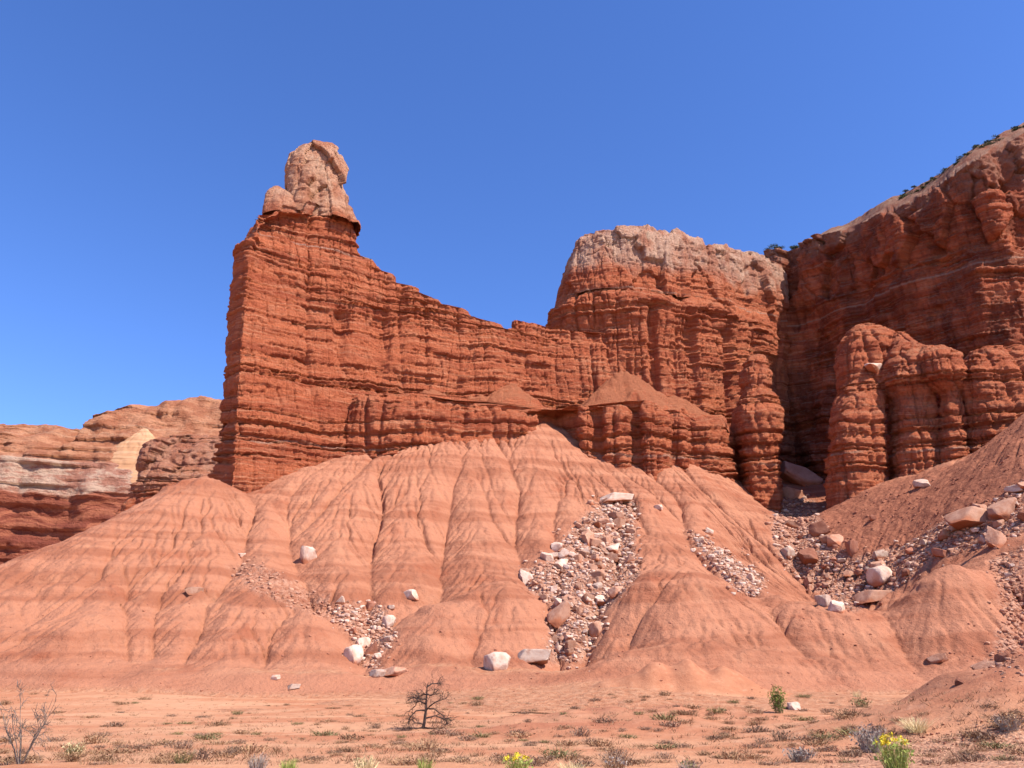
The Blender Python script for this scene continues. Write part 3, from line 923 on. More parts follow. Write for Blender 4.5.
# --- free pillars
def pillar(name, spec, label, cfg, n=12, fy=0.9, rows=0.26, segs=14, mat=None):
    zc, rc = blob_ring(spec, n, fy)
    o = obj(name, rock_mesh(name, loft(zc, rc, np.arange(zc[0], zc[-1], rows), segs, cfg), mat or M_BANK))
    return tag(o, label, 'rock pillar')
pc = dict(a=0.5, f=0.6, fw=4, brick=0.6, cap=999, n=0.8, crown=0.4, cn=0.3)
pillar('rock_pillar', [(520,742,780,199),(490,744,779,199),(455,738,780,199),(420,733,781,199),(402,735,776,200),(392,742,770,201),(380,740,772,202),(366,744,768,203),(357,750,762,204)],
       'crumbling red pillar beside the shadowed recess, pale blocks on its face', dict(a=0.75, f=0.5, cap=999, n=1.3, crown=0.4, cn=0.3), fy=1.1)
pillar('rock_pillar', [(515,826,886,181),(490,828,884,181),(450,829,884,181),(415,832,883,182),(398,836,884,184),(388,840,888,186),(382,838,893,187),(360,836,895,188),(340,840,892,189),(330,848,880,190),(325,855,872,190)],
       'thickest banded red pillar with a domed second block on top', pc, fy=1.0)
pillar('rock_pillar', [(500,890,944,178),(475,892,940,178),(430,893,936,178),(400,893,933,179),(385,884,930,178),(372,880,936,181),(355,884,925,182),(342,890,910,183),(334,892,904,184)],
       'red pillar standing between the thickest pillar and the slimmest one', pc, fy=1.2)
pillar('rock_pillar', [(480,938,972,172),(458,940,968,172),(420,941,965,172),(395,941,962,173),(380,925,962,172),(362,910,955,176),(350,915,940,178)],
       'slimmest red pillar just left of the wide edge buttress', pc, fy=1.3)
pillar('rock_buttress', [(500,964,1100,171),(455,966,1090,170),(420,966,1085,170),(390,964,1080,170),(375,962,1075,170),(362,962,1070,171),(352,968,1060,173)],
       'wide red buttress wall at the right edge above the scree', dict(a=0.8, f=0.7, cap=999, n=1.4, crown=0.4, cn=0.5), fy=0.42, segs=26)

# --- the great shadowed cliff on the right: front path, rim from the skyline, slope above the rim
cp = [(752,243),(776,242),(790,238),(815,230),(850,218),(900,202),(940,191),(980,182),(1024,176),(1090,176),(1200,182),(1330,195)]
sky = [(752,257),(776,249),(800,242),(830,232),(880,220),(905,210),(930,196),(960,180),(1000,160),(1024,149),(1090,122),(1200,85),(1330,50)]
s_in = np.linspace(0, len(cp) - 1, 560)
cpx = np.interp(s_in, range(len(cp)), [c[0] for c in cp])
cY = np.interp(s_in, range(len(cp)), [c[1] for c in cp])
k9 = np.ones(25) / 25
cY = np.convolve(np.pad(cY, 12, 'edge'), k9, 'valid')
cX = xof(cpx, cY, 90.0)
rim = np.array([zof(np.interp(p, [s[0] for s in sky], [s[1] for s in sky]), Y) for p, Y in zip(cpx, cY)])
tx, ty = np.gradient(cX), np.gradient(cY)
L = np.hypot(tx, ty)
nx, ny = ty / L, -tx / L                      # towards the camera and the left
if nx[300] > 0: nx, ny = -nx, -ny
NR = 330
tr = np.linspace(0, 1, NR)[:, None]
CZ = 40 + (rim - 40) * tr
batter = -0.06 * (CZ - 60)
P = np.stack([np.broadcast_to(cX, CZ.shape) + nx * batter, np.broadcast_to(cY, CZ.shape) + ny * batter, CZ], -1)
d = rock_disp(P, dict(a=1.0, f=0.35, cap=113, c=2.2, cs=9, n=1.7, fw=12, lat=0.9))
big = 4.6 * fbm(P[..., 0] / 18, P[..., 1] / 18, P[..., 2] / 60, 3, 95)
d = d + big
P[..., 0] += nx * d
P[..., 1] += ny * d
rows = [P]
top = P[-1]
prev = top.copy()
bdx, bdy = 0.6, 0.8
kk = np.ones(41) / 41
top_s = np.stack([np.convolve(np.pad(top[:, i], 20, 'edge'), kk, 'valid') for i in range(3)], 1)
for k in range(1, 26):
    w_ = min(1.0, k / 4)
    q = top * (1 - w_) + top_s * w_
    dist = 0.8 * k
    q[:, 0] += bdx * dist
    q[:, 1] += bdy * dist
    ramp = smooth(0.02, 0.5, (cpx - 752) / 272)
    q[:, 2] += (1.05 * min(dist, 9.0) + 0.3 * max(0, dist - 9)) * ramp + 0.8 * fbm(q[:, 0] / 5, q[:, 1] / 5, q[:, 2] / 5, 4, 96) * min(1, k / 3)
    rows.append(q[None])
q = rows[-1][0].copy()
for dz, dd in ((-6, 14), (-40, 60), (-120, 160)):
    qq = q.copy()
    qq[:, 0] += bdx * dd
    qq[:, 1] += bdy * dd
    qq[:, 2] = np.maximum(q[:, 2] + dz, -2)
    rows.append(qq[None])
RIMROWS = rows
CP = np.concatenate(rows, 0)
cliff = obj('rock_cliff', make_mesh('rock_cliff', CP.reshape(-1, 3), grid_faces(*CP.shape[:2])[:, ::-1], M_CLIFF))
tag(cliff, 'high dark red cliff in shadow on the right with a scrub lined rim', 'cliff')

# ------------------------------------------------------------------ far mesa at the left
def far_material():
    m = NT('far_mesa_rock')
    p = m.pos()
    x, y, z = m.xyz(p)
    zw = m.math('ADD', z, m.math('MULTIPLY', m.math('SUBTRACT', m.noise(p, 0.045, 5), 0.5), 20.0))
    n1 = m.noise(m.scale(p, (1.0, 1.0, 2.2)), 0.075, 7, 0.68)
    b = m.noise(m.vec(m.math('MULTIPLY', x, 0.01), m.math('MULTIPLY', y, 0.01), m.math('MULTIPLY', zw, 0.35)), 1.0, 4, 0.65)
    red = m.mix(m.sstep(b, 0.38, 0.6), (0.21, 0.055, 0.032), (0.35, 0.115, 0.06))
    pale = m.mix(m.sstep(n1, 0.42, 0.58), (0.33, 0.14, 0.09), (0.46, 0.295, 0.205))
    tan = m.mix(m.sstep(n1, 0.40, 0.62), (0.32, 0.115, 0.058), (0.46, 0.205, 0.11))
    tan = m.mix(m.math('MULTIPLY', m.sstep(b, 0.55, 0.7), 0.6), tan, (0.46, 0.27, 0.17))
    c = m.mix(m.sstep(zw, 103.5, 106.5), red, pale)
    c = m.mix(m.sstep(zw, 123.0, 128.0), c, tan)
    h = m.math('ADD', m.noise(m.scale(p, (0.2, 0.2, 0.9)), 1.0, 6, 0.7), m.noise(p, 0.5, 6, 0.7))
    return m.done(c, m.bump(h, 1.0, 2.0))
M_FAR = far_material()
fp = np.linspace(-260, 330, 520)
fY = np.interp(fp, [-260, 0, 120, 220, 330], [400, 425, 440, 455, 470]) + 0
fX0 = xof(fp, fY, 110)
prof = [(60, 0), (75, 0.5), (103, 2), (104, 4), (106, 4), (124, 9), (126, 16), (140, 34), (152, 50)]
pz = np.interp(np.linspace(0, len(prof) - 1, 230), range(len(prof)), [p[0] for p in prof])
po = np.interp(np.linspace(0, len(prof) - 1, 230), range(len(prof)), [p[1] for p in prof])
topz = np.interp(fp, [-260, 0, 28, 33, 60, 110, 150, 200, 330], [zof(440, 500)] + [zof(py, 495) for py in (437, 437, 421, 414, 406, 396, 391, 385)])
k = smooth(124, 152, pz)[:, None]
FZ = np.broadcast_to(pz[:, None], (230, 520)) + k * (topz - 152)
FYY = fY + po[:, None]
FX = np.broadcast_to(fX0, FYY.shape)
dd = 4.5 * fbm(FX / 24, FYY / 24, FZ / 16, 5, 101) + 3.2 * (np.abs(noise(FX / 16, FYY / 16, FZ / 90, 102)) * 2 - 0.5)
lay = noise(FX / 40, FYY / 40, np.floor(FZ / 3.2) * 3.1, 103) * 4.0
FP = np.stack([FX, FYY - dd - lay * (1 - 0.3 * k), FZ + k * 3.5 * fbm(FX / 18, FYY / 18, FZ / 12, 4, 104)], -1)
bk = FP[-1:].copy()
bk2 = bk.copy()
bk[..., 1] += 40
bk2[..., 1] += 150
bk2[..., 2] = 0
FP = np.concatenate([FP, bk, bk2], 0)
far = obj('far_mesa', make_mesh('far_mesa', FP.reshape(-1, 3), grid_faces(*FP.shape[:2]), M_FAR))
tag(far, 'distant tan and red mesa with a pale band at the left', 'mesa')
# tan dome on the mesa slope
zc, rc = blob_ring([(490,80,180,464),(466,97,164,464),(452,112,161,465),(441,126,158,466),(434,136,152,467),(429,142,148,468)], 14, 0.6)
M_DOME = NT('tan_dome_stone')
_p = M_DOME.pos()
_b = M_DOME.noise(M_DOME.scale(_p, (0.03, 0.03, 0.6)), 1.0, 4, 0.6)
M_DOME = M_DOME.done(M_DOME.mix(M_DOME.sstep(_b, 0.38, 0.62), (0.40, 0.20, 0.10), (0.46, 0.255, 0.14)), M_DOME.bump(_b, 0.6, 1.0))
tag(obj('sandstone_dome', rock_mesh('sandstone_dome', loft(zc, rc, np.linspace(zc[0], zc[-1], 60), 12, dict(a=0.25, f=0.3, cap=999, n=0.6, crown=0.3, cn=0.2)), M_DOME)),
    'yellowish tan pyramid shaped dome on the distant mesa slope', 'rock dome')
M_OUT = rock_material('pink_outcrop_rock', cap=(50.0, 60.0), veins=(), cap_a=(0.56, 0.27, 0.17), cap_b=(0.45, 0.17, 0.10))
pillar('rock_outcrop', [(525,112,250,262),(505,125,250,262),(490,136,250,262),(475,142,250,264),(458,146,250,265),(446,154,248,266),(438,165,240,268)],
       'pinkish rock outcrop with a dark left side behind the fin foot', dict(a=0.8, f=0.6, cap=60, c=2.2, cs=14, n=1.4, crown=0.4, cn=0.8), fy=0.5, mat=M_OUT, segs=20)['category'] = 'outcrop'

# ------------------------------------------------------------------ boulders
def ico(sub):
    import bmesh
    bm = bmesh.new()
    bmesh.ops.create_icosphere(bm, subdivisions=sub, radius=1)
    V = np.array([v.co[:] for v in bm.verts])
    Fc = np.array([[v.index for v in f.verts] for f in bm.faces])
    bm.free()
    return V, Fc
ICO = {k: ico(k) for k in (1, 2, 4, 5)}

def boulder_verts(seed, sub=4, planes=11, flat=1.0, rough=0.05, round_=False):
    r = np.random.default_rng(seed)
    V, Fc = ICO[sub]
    V = V * (1.06 if round_ else 1.5)
    cuts = [np.array(a, float) + r.normal(size=3) * 0.22 for a in ((1,0,0),(-1,0,0),(0,1,0),(0,-1,0),(0,0,1),(0,0,-1))]
    cuts += [r.normal(size=3) for k in range(planes)]
    for k, n in enumerate(cuts):
        n = n / np.linalg.norm(n)
        d = r.uniform(0.66, 0.95) if k < 6 else r.uniform(0.85, 1.12)
        q = V @ n - d
        V = V - np.maximum(q, 0)[:, None] * n
    if sub > 2:
        V = V * (1 + rough * fbm(V[:, 0] * 2 + seed, V[:, 1] * 2, V[:, 2] * 2, 4, seed))[:, None]
    V[:, 2] *= flat
    return V, Fc

BPROTO = {}
def boulder_mesh(kind, mat):
    key = (kind, mat.name)
    if key not in BPROTO:
        pl, fl, ro = {8: (16, .72, .10), 0: (9, .9, .05), 1: (12, .75, .05), 2: (7, .5, .04), 3: (14, 1.0, .03), 4: (8, .65, .06), 5: (10, .85, .08), 6: (13, .6, .05), 7: (6, 1.0, .09)}[kind]
        V, Fc = boulder_verts(200 + kind, 4, pl, fl, ro, kind == 8)
        BPROTO[key] = make_mesh('boulder', V, Fc, mat)
    return BPROTO[key]

def put_boulder(px, py, w, h, kind, mat, label, group=None, name='boulder', rot=None, tilt=0.0, sink=0.33):
    """py is where the block meets the ground; w, h in pixels"""
    x, y, z = hit(px, py)
    f = y * CT + (z - EYE) * ST
    W, Hh = w * f / F / 2, h * f / F / 2
    o = obj(name, boulder_mesh(kind, mat))
    rz = random.uniform(0, 6.28) if rot is None else rot
    fl = {0: .9, 1: .75, 2: .5, 3: 1.0, 4: .65, 5: .85, 6: .6, 7: 1.0, 8: .72}[kind]
    sx = W / 0.95
    o.scale = (sx, sx * random.uniform(0.7, 0.95), Hh / (0.85 * fl))
    o.rotation_euler = (random.uniform(-.12, .12), tilt, rz)
    o.location = (x, y + 0.5 * W, float(surf(x, y + 0.5 * W)) + Hh * (1 - 2 * sink) * 0.8)
    return tag(o, label, 'boulder', group)

B = put_boulder
PALE, TAN, REDB = M_BPALE, M_BTAN, M_BRED
B(497, 670, 30, 23, 8, PALE, 'large rounded whitish boulder leaning beside a long pale slab', rot=0.4)
B(532, 664, 40, 16, 2, PALE, 'long low pale slab at the foot of the rubble chute', rot=0.1)
B(352, 662, 22, 21, 8, PALE, 'biggest white boulder in the left gully', rot=0.9)
B(362, 648, 14, 13, 1, PALE, 'white block resting on top of the biggest gully boulder', rot=0.2)
B(388, 629, 15, 14, 8, PALE, 'pale split boulder at the upper right of the left gully', rot=0.5)
B(372, 655, 12, 14, 3, REDB, 'red brown block wedged beside the white gully boulder')
B(376, 677, 18, 10, 1, PALE, 'low white block just below the left gully mouth')
B(396, 676, 20, 10, 4, TAN, 'low tan slab right of the white block below the left gully')
B(410, 599, 16, 10, 2, PALE, 'flat whitish slab high in the branch gully')
B(560, 625, 22, 24, 3, TAN, 'cube shaped pinkish block casting a dark shadow in the chute', rot=0.6)
B(597, 636, 18, 15, 8, TAN, 'rounded tan boulder low on the right side of the chute')
B(526, 583, 20, 12, 4, PALE, 'pale elongated boulder at the left lip of the chute', tilt=0.5)
B(588, 545, 15, 17, 7, TAN, 'upright tan block with a shadowed left side high in the chute', tilt=0.3)
B(618, 505, 34, 10, 2, PALE, 'whitish flat slab capping the top of the chute')
B(660, 511, 9, 7, 0, PALE, 'lone small pale stone on the slope right of the chute top')
B(571, 652, 14, 12, 1, TAN, 'tan block in the lowest part of the chute')
B(884, 584, 26, 19, 8, PALE, 'rounded pale topped boulder with a red base in the right gully', rot=0.3)
B(880, 600, 38, 13, 2, TAN, 'broad low mauve slab under the rounded pale boulder', rot=0.2)
B(882, 558, 14, 12, 7, PALE, 'small upright pale block above the rounded boulder')
B(826, 606, 13, 13, 6, PALE, 'left crumbly whitish block at the bottom of the right gully')
B(838, 612, 14, 11, 5, PALE, 'right crumbly whitish block at the bottom of the right gully')
B(982, 528, 48, 20, 2, TAN, 'biggest flat tan slab tilted on the right slope', rot=0.2, tilt=0.25)
B(1008, 516, 26, 22, 3, TAN, 'square tan block just above the biggest tilted slab', rot=0.7)
B(1000, 545, 20, 20, 5, TAN, 'blocky tan boulder under the right end of the tilted slab')
B(925, 486, 14, 8, 7, PALE, 'pale slab alone on the scree under the pillars', tilt=0.5)
B(940, 665, 18, 9, 2, TAN, 'tan slab at the foot of the right clay mound', tilt=0.3)
B(987, 668, 22, 10, 2, TAN, 'long pale pink slab lying tilted at the foot of the right bank', tilt=0.35)
B(1004, 661, 14, 11, 1, REDB, 'dark red block behind the long pale pink slab')
B(795, 710, 15, 11, 1, PALE, 'white angular boulder right of the green bush', rot=0.2)
B(961, 684, 10, 7, 3, REDB, 'dark red stone on the plain below the right mound')
B(274, 681, 8, 6, 0, PALE, 'small white stone at the toe of the left slope')
B(293, 690, 13, 6, 2, PALE, 'flat white stone just below the small white stone')
B(192, 594, 20, 7, 2, TAN, 'thin tan ledge slab on the left slope', tilt=-0.15)
B(306, 562, 15, 16, 4, PALE, 'pale lump at the head of the left gully')
B(242, 558, 8, 6, 0, PALE, 'small pale stone high on the left slope')
B(810, 566, 24, 16, 3, REDB, 'dark red block with a flat top in the middle of the right gully')
B(823, 535, 18, 14, 5, REDB, 'dark red boulder near the head of the right gully')
B(855, 552, 16, 16, 6, REDB, 'dark red boulder just left of the small upright pale block')
B(875, 520, 8, 6, 1, REDB, 'small dark stone on the brown scree slope')
B(837, 545, 20, 12, 1, TAN, 'pinkish tan block between the dark gully boulders')
B(790, 560, 12, 12, 0, PALE, 'whitish boulder at the left edge of the right gully')
B(868, 362, 20, 12, 3, PALE, 'white angular block perched on the thickest pillar') if False else None

# white block on the thick pillar (rests on the pillar shoulder, placed by its own distance)
o = obj('boulder', boulder_mesh(3, PALE))
x, y, z = at(873, 368, 180.6)
o.location, o.scale, o.rotation_euler = (float(x), float(y), float(z)), (2.0, 1.7, 1.3), (0.1, 0.35, 0.9)
tag(o, 'white angular block perched high on the thickest pillar', 'boulder')

B(803, 486, 40, 22, 2, TAN, 'tilted tan slab in the shadowed recess beside the crumbling pillar', tilt=-0.5)
B(792, 498, 20, 14, 4, TAN, 'dusty block at the mouth of the shadowed recess')

def sample_poly(poly, n, rng):
    xs = [p[0] for p in poly]
    ys = [p[1] for p in poly]
    out = []
    while len(out) < n:
        p = (rng.uniform(min(xs), max(xs)), rng.uniform(min(ys), max(ys)))
        if in_poly(np.array(p[0]), np.array(p[1]), poly):
            if rng.random() < 0.4: p = (p[0] + rng.normal() * 7, p[1] + rng.normal() * 5)
            out.append(p)
    return out

r2 = np.random.default_rng(17)
for poly, n, mats, smin, smax, label, grp in (
        (P_CHUTE, 125, (PALE, TAN, TAN, PALE, TAN), 5, 15, 'broken pale block packed in the central rubble chute', 'blocks in the central rubble chute'),
        (P_STRIP, 34, (PALE, TAN), 4, 10, 'pale block in the narrow rubble strip right of the chute', 'blocks in the narrow rubble strip'),
        (P_LEFT, 34, (TAN, PALE, REDB), 3, 10, 'small broken block among the white boulders of the left gully', 'blocks in the left gully'),
        (P_RIGHT, 85, (TAN, REDB, REDB, PALE, TAN), 4, 16, 'broken block strewn along the right gully', 'blocks in the right gully'),
        (P_RBANK, 18, (TAN, REDB, PALE), 3, 8, 'block on the bank at the right edge', 'blocks on the right bank')):
    for px, py in sample_poly(poly, n, r2):
        s = smin + (smax - smin) * r2.random() ** 2.2
        B(px, py, s, s * r2.uniform(0.5, 0.9), int(r2.integers(8)), mats[int(r2.integers(len(mats)))], label, grp, name='rubble_block', sink=0.32, tilt=r2.uniform(-.5, .5))

def rubble_stuff(name, places, mat):
    Vs, Fs, b = [], [], 0
    protos = [boulder_verts(400 + k, 2, 7, 0.8) for k in range(10)]
    for x, y, z, s in places:
        V, Fc = protos[random.randrange(10)]
        a = random.uniform(0, 6.28)
        c, sn = math.cos(a), math.sin(a)
        W = V * (s * random.uniform(.7, 1.2), s, s * random.uniform(.6, 1))
        W = np.c_[W[:, 0] * c - W[:, 1] * sn, W[:, 0] * sn + W[:, 1] * c, W[:, 2]] + (x, y, z + s * 0.08)
        Vs.append(W)
        Fs.append(Fc + b)
        b += len(V)
    return tag(obj(name, make_mesh(name, np.concatenate(Vs), np.concatenate(Fs), mat)), kind='stuff')

def scatter(polys, n, smin, smax, rng):
    out = []
    for poly, k in polys:
        for px, py in sample_poly(poly, int(n * k), rng):
            x, y, z = hit(px, py)
            f = y * CT + (z - EYE) * ST
            out.append((x, y, z, f / F * 0.5 * (smin + (smax - smin) * rng.random() ** 2.5)))
    return out
rubble_stuff('loose_pale_rubble', scatter([(P_CHUTE, 1.0), (P_STRIP, .28), (P_LEFT, .2), (P_RIGHT, .35)], 1100, 1.0, 6.0, r2), PALE)
rubble_stuff('loose_tan_rubble', scatter([(P_CHUTE, .7), (P_STRIP, .2), (P_LEFT, .25), (P_RIGHT, 1.0), (P_RBANK, .3), (P_WASH, .12)], 1100, 1.0, 6.0, r2), TAN)
rubble_stuff('loose_red_stones', scatter([(P_RIGHT, .7), (P_SCREE, .8), (P_RBANK, .4), (P_WASH, .1), ([(0,600),(1024,600),(1024,700),(0,700)], .35), ([(820,735),(1024,720),(1024,768),(800,768)], .8)], 700, 0.8, 3.2, r2), REDB)

# ------------------------------------------------------------------ plants
def blades(n, rad, hgt, wid, lean, rng, cup=0.0, seg=2):
    Vs, Fs = [], []
    for k in range(n):
        a = rng.uniform(0, 2 * math.pi)
        r = rad * math.sqrt(rng.random()) * 0.55
        bx, by = r * math.cos(a), r * math.sin(a)
        out = (r / rad * 1.6 + 0.25) * lean * rng.uniform(0.5, 1.3)
        a2 = a + rng.normal() * 0.6
        h = hgt * rng.uniform(0.55, 1.1) * (1 - cup * (r / rad))
        wa = rng.uniform(0, math.pi)
        w = wid * rng.uniform(.6, 1.3)
        i = len(Vs)
        for s in range(seg + 1):
            t = s / seg
            ox = bx + math.cos(a2) * out * t ** 1.5
            oy = by + math.sin(a2) * out * t ** 1.5
            ww = w * (1 - 0.75 * t)
            Vs += [(ox - math.cos(wa) * ww, oy - math.sin(wa) * ww, h * t - 0.02), (ox + math.cos(wa) * ww, oy + math.sin(wa) * ww, h * t - 0.02)]
        for s in range(seg):
            q = i + 2 * s
            Fs.append((q, q + 1, q + 3, q + 2))
    return Vs, Fs

def leaf_cloud(n, cx, cz, rx, rz, size, rng, hollow=0.4):
    Vs, Fs = [], []
    for k in range(n):
        v = rng.normal(size=3)
        v /= np.linalg.norm(v)
        r = hollow + (1 - hollow) * rng.random()
        c = np.array([cx + v[0] * rx * r, v[1] * rx * r, cz + v[2] * rz * r])
        u = rng.normal(size=3); u /= np.linalg.norm(u)
        w = np.cross(u, rng.normal(size=3)); w /= np.linalg.norm(w) + 1e-6
        s = size * rng.uniform(.6, 1.4)
        i = len(Vs)
        Vs += [tuple(c - u * s), tuple(c + w * s * .5), tuple(c + u * s), tuple(c - w * s * .5)]
        Fs.append((i, i + 1, i + 2, i + 3))
    return Vs, Fs

def tube(path, r0, r1, n=6):
    path = [Vector(p) for p in path]
    Vs, Fs = [], []
    for k, p in enumerate(path):
        d = (path[min(k + 1, len(path) - 1)] - path[max(k - 1, 0)]).normalized()
        a = d.orthogonal().normalized()
        b = d.cross(a)
        r = r0 + (r1 - r0) * k / (len(path) - 1)
        for j in range(n):
            t = 2 * math.pi * j / n
            Vs.append(tuple(p + a * (r * math.cos(t)) + b * (r * math.sin(t))))
    for k in range(len(path) - 1):
        for j in range(n):
            Fs.append((k * n + j, k * n + (j + 1) % n, (k + 1) * n + (j + 1) % n, (k + 1) * n + j))
    Fs.append(tuple(range(n))[::-1])
    Fs.append(tuple(range((len(path) - 1) * n, len(path) * n)))
    return Vs, Fs

def merge(parts_):
    V, Fc = [], []
    for v, f in parts_:
        b = len(V)
        V += list(v)
        Fc += [tuple(i + b for i in q) for q in f]
    return V, Fc

def M_(name, vf, mat):
    return make_mesh(name, np.array(vf[0]), vf[1], mat)

pr = np.random.default_rng(29)
TUFTS = []
for k in range(9):
    mat = (M_DRY, M_OLIVE, M_DRY, M_TWIG, M_DRY, M_TWIG, M_DRY, M_DRY, M_TWIG)[k]
    hg = pr.uniform(0.22, 0.42)
    vf = blades(70, 0.62, hg, 0.012, 0.28, pr, 0.4)
    vf2 = leaf_cloud(110, 0, hg * 0.3, 0.5, hg * 0.5, 0.04, pr, 0.2)
    TUFTS.append(M_('dry_tuft', merge([vf, vf2]), mat))
r3 = np.random.default_rng(41)
spots = []
tries = 0
while len(spots) < 297 and tries < 20000:
    tries += 1
    px, py = r3.uniform(-5, 1030), 692 + 74 * r3.random() ** 0.8
    dens = 1.0 if px < 470 else (0.9 if px < 860 else 0.35)
    if py < 702: dens *= 0.55
    if 470 < px < 760 and py < 712: dens *= 0.7
    dens *= 0.35 + 1.3 * max(0, float(noise(px / 60, py / 12, 0.4, 9)) + 0.35)
    if r3.random() > dens: continue
    if any(abs(px - a) < 7 and abs(py - b) < 2.0 for a, b in spots): continue
    spots.append((px, py))
for px, py in spots:
    x, y, z = hit(px, py)
    k = int(r3.integers(len(TUFTS)))
    o = obj('dry_tuft', TUFTS[k], None, (x, y, z))
    f = y * CT
    w = 0.5 + 1.1 * r3.random() ** 1.6 * (0.6 + 0.4 * y / 60)
    o.scale = (w, w * r3.uniform(.6, 1.1), w * r3.uniform(.55, 1.0))
    o.rotation_euler = (0, 0, r3.uniform(0, 6.28))
    tag(o, 'low dry brown tuft dotting the sandy plain below the slopes', 'shrub', 'dry tufts on the sandy plain')
V_, F_ = [], []
cnt = 0
for k in range(3200):
    px, py = r3.uniform(-5, 1030), 690 + 76 * r3.random()
    if r3.random() > (1.0 if px < 500 else 0.5): continue
    x, y, z = hit(px, py)
    v, f = blades(9, 0.2, 0.13, 0.012, 0.15, r3, 0.2, 1)
    b = len(V_)
    V_ += [(a + x, c + y, d_ + z) for a, c, d_ in v]
    F_ += [tuple(i + b for i in q) for q in f]
tag(obj('dry_grass', M_('dry_grass', (V_, F_), M_DRY)), kind='stuff')

# dead tree
def grow(path, r0, r1, rng, twigs=4, tl=0.35, depth=1):
    out = [tube(path, r0, r1, 6)]
    path = [Vector(p) for p in path]
    for k in range(twigs):
        t = rng.uniform(0.3, 1.0) * (len(path) - 1)
        i = min(int(t), len(path) - 2)
        p = path[i].lerp(path[i + 1], t - i)
        d = (path[i + 1] - path[i]).normalized()
        d = (d + Vector(rng.normal(size=3).tolist()) * 0.7).normalized()
        L_ = tl * rng.uniform(.5, 1.2)
        q1 = p + d * L_ * .5 + Vector((0, 0, 0.02))
        q2 = p + (d + Vector(rng.normal(size=3).tolist()) * .35).normalized() * L_
        rr = max(r1 * 0.8, 0.006)
        if depth > 0:
            out += grow([p, q1, q2], rr, 0.004, rng, 4, tl * .6, depth - 1)
        else:
            out.append(tube([p, q1, q2], rr, 0.004, 4))
    return out

tx_, ty_, tz_ = hit(423, 729)
sc = (ty_ * CT + (tz_ - EYE) * ST) / F
tree = empty('dead_tree', (tx_, ty_, tz_))
tag(tree, 'blackened leafless dead tree with drooping branches on the sandy plain', 'dead tree')
rt = np.random.default_rng(3)
def tp(zx, zy, dy=0.0):                  # zoomed pixel -> local metres, dy = depth
    return ((zx - 440) / 10.24 * sc * 0.95, dy, (705 - zy) / 10.24 * sc * 0.89)
trunk = [tp(436, 712), tp(452, 640), tp(458, 560), tp(466, 500), tp(464, 420), tp(466, 330), tp(468, 250), tp(480, 205)]
obj('trunk', M_('trunk', merge(grow(trunk, 0.085, 0.018, rt, 7, 0.35)), M_DEAD), tree)
brs = [([(466,505),(410,505),(360,512),(322,555),(294,600),(292,650),(312,695)], -.5), ([(464,445),(420,420),(385,408),(352,425),(335,465),(262,522)], .5),
       ([(380,408),(340,370),(285,360)], .3), ([(478,495),(510,460),(565,418),(630,395),(685,378)], -.4), ([(470,590),(520,578),(565,565),(640,600),(745,590)], .6),
       ([(500,490),(560,490),(620,530),(690,585)], -.7), ([(640,590),(680,620),(690,660)], .6), ([(466,340),(430,330),(395,350)], .3), ([(466,330),(510,345),(545,330),(560,280)], -.2),
       ([(468,250),(520,215),(610,215)], .2), ([(448,660),(400,640),(360,640),(330,600)], -.3), ([(440,690),(340,705),(270,690),(190,690)], -.6), ([(450,690),(560,700),(660,690)], -.5), ([(466,380),(430,390),(400,385),(350,340)], -.5)]
for pts, dy in brs:
    n = len(pts) - 1
    path = [tp(a, b, dy * k / n) for k, (a, b) in enumerate(pts)]
    obj('branch', M_('branch', merge(grow(path, 0.038, 0.012, rt, 15, 0.42)), M_DEAD), tree)

# bare shrub at the left edge
def bare_shrub(px, py, hpx, wpx, n, mat, label, seed):
    r = np.random.default_rng(seed)
    x, y, z = hit(px, py)
    s = (y * CT) / F
    root = empty('bare_shrub', (x, y, z))
    tag(root, label, 'shrub')
    for k in range(n):
        a = r.uniform(-1, 1)
        h = hpx * s * r.uniform(.55, 1.0)
        w = wpx * s * .5 * a
        dy = r.uniform(-.3, .3)
        p = [(w * .05, 0, -.05), (w * .35, dy * .4, h * .35), (w * .75, dy * .8, h * .7), (w, dy, h)]
        obj('stem', M_('stem', merge(grow(p, 0.014, 0.004, r, 6, 0.35, 1)), mat), root)
    return root
bare_shrub(20, 767, 66, 62, 9, M_BARK, 'leafless grey shrub with thin upright stems at the bottom left corner', 5)

def bush(px, py, wpx, hpx, kinds, label, name='shrub', seed=1, leafy=0, blade_n=160, cat='shrub', lean=.5, bw=0.008):
    r = np.random.default_rng(seed)
    x, y, z = hit(px, py)
    s = y * CT / F
    W, Hh = wpx * s / 2, hpx * s
    root = empty(name, (x, y, z))
    tag(root, label, cat)
    obj('stems', M_('stems', blades(blade_n, W * .8, Hh, bw, W * lean, r, 0.35, 3), kinds[0]), root)
    if leafy:
        obj('foliage', M_('foliage', leaf_cloud(leafy, 0, Hh * .52, W, Hh * .5, max(.02, W * .09), r, .25), kinds[1]), root)
    if len(kinds) > 2:
        for k in range(26):
            a, q = r.uniform(0, 6.28), math.sqrt(r.random()) * W * .75
            hd = obj('flower_head', M_('flower_head', leaf_cloud(16, 0, 0, W * .14, W * .10, W * .05, r, .1), kinds[2]), root)
            hd.location = (q * math.cos(a), q * math.sin(a), Hh * (0.98 - 0.35 * (q / W) ** 2 - 0.15 * r.random()))
    return root
bush(779, 713, 20, 26, (M_OLIVE, M_GREEN), 'bright green upright bush beside the white boulder', 'green_bush', 1, 900, 120, lean=.35)
bush(897, 772, 44, 34, (M_LIME, M_LIME, M_YEL), 'green bush with yellow flowers at the bottom right', 'flowering_bush', 2, 160, 260, lean=.5)
bush(518, 776, 34, 20, (M_LIME, M_LIME, M_YEL), 'yellow flowering bush cut by the bottom edge near the centre', 'flowering_bush', 3, 120, 180)
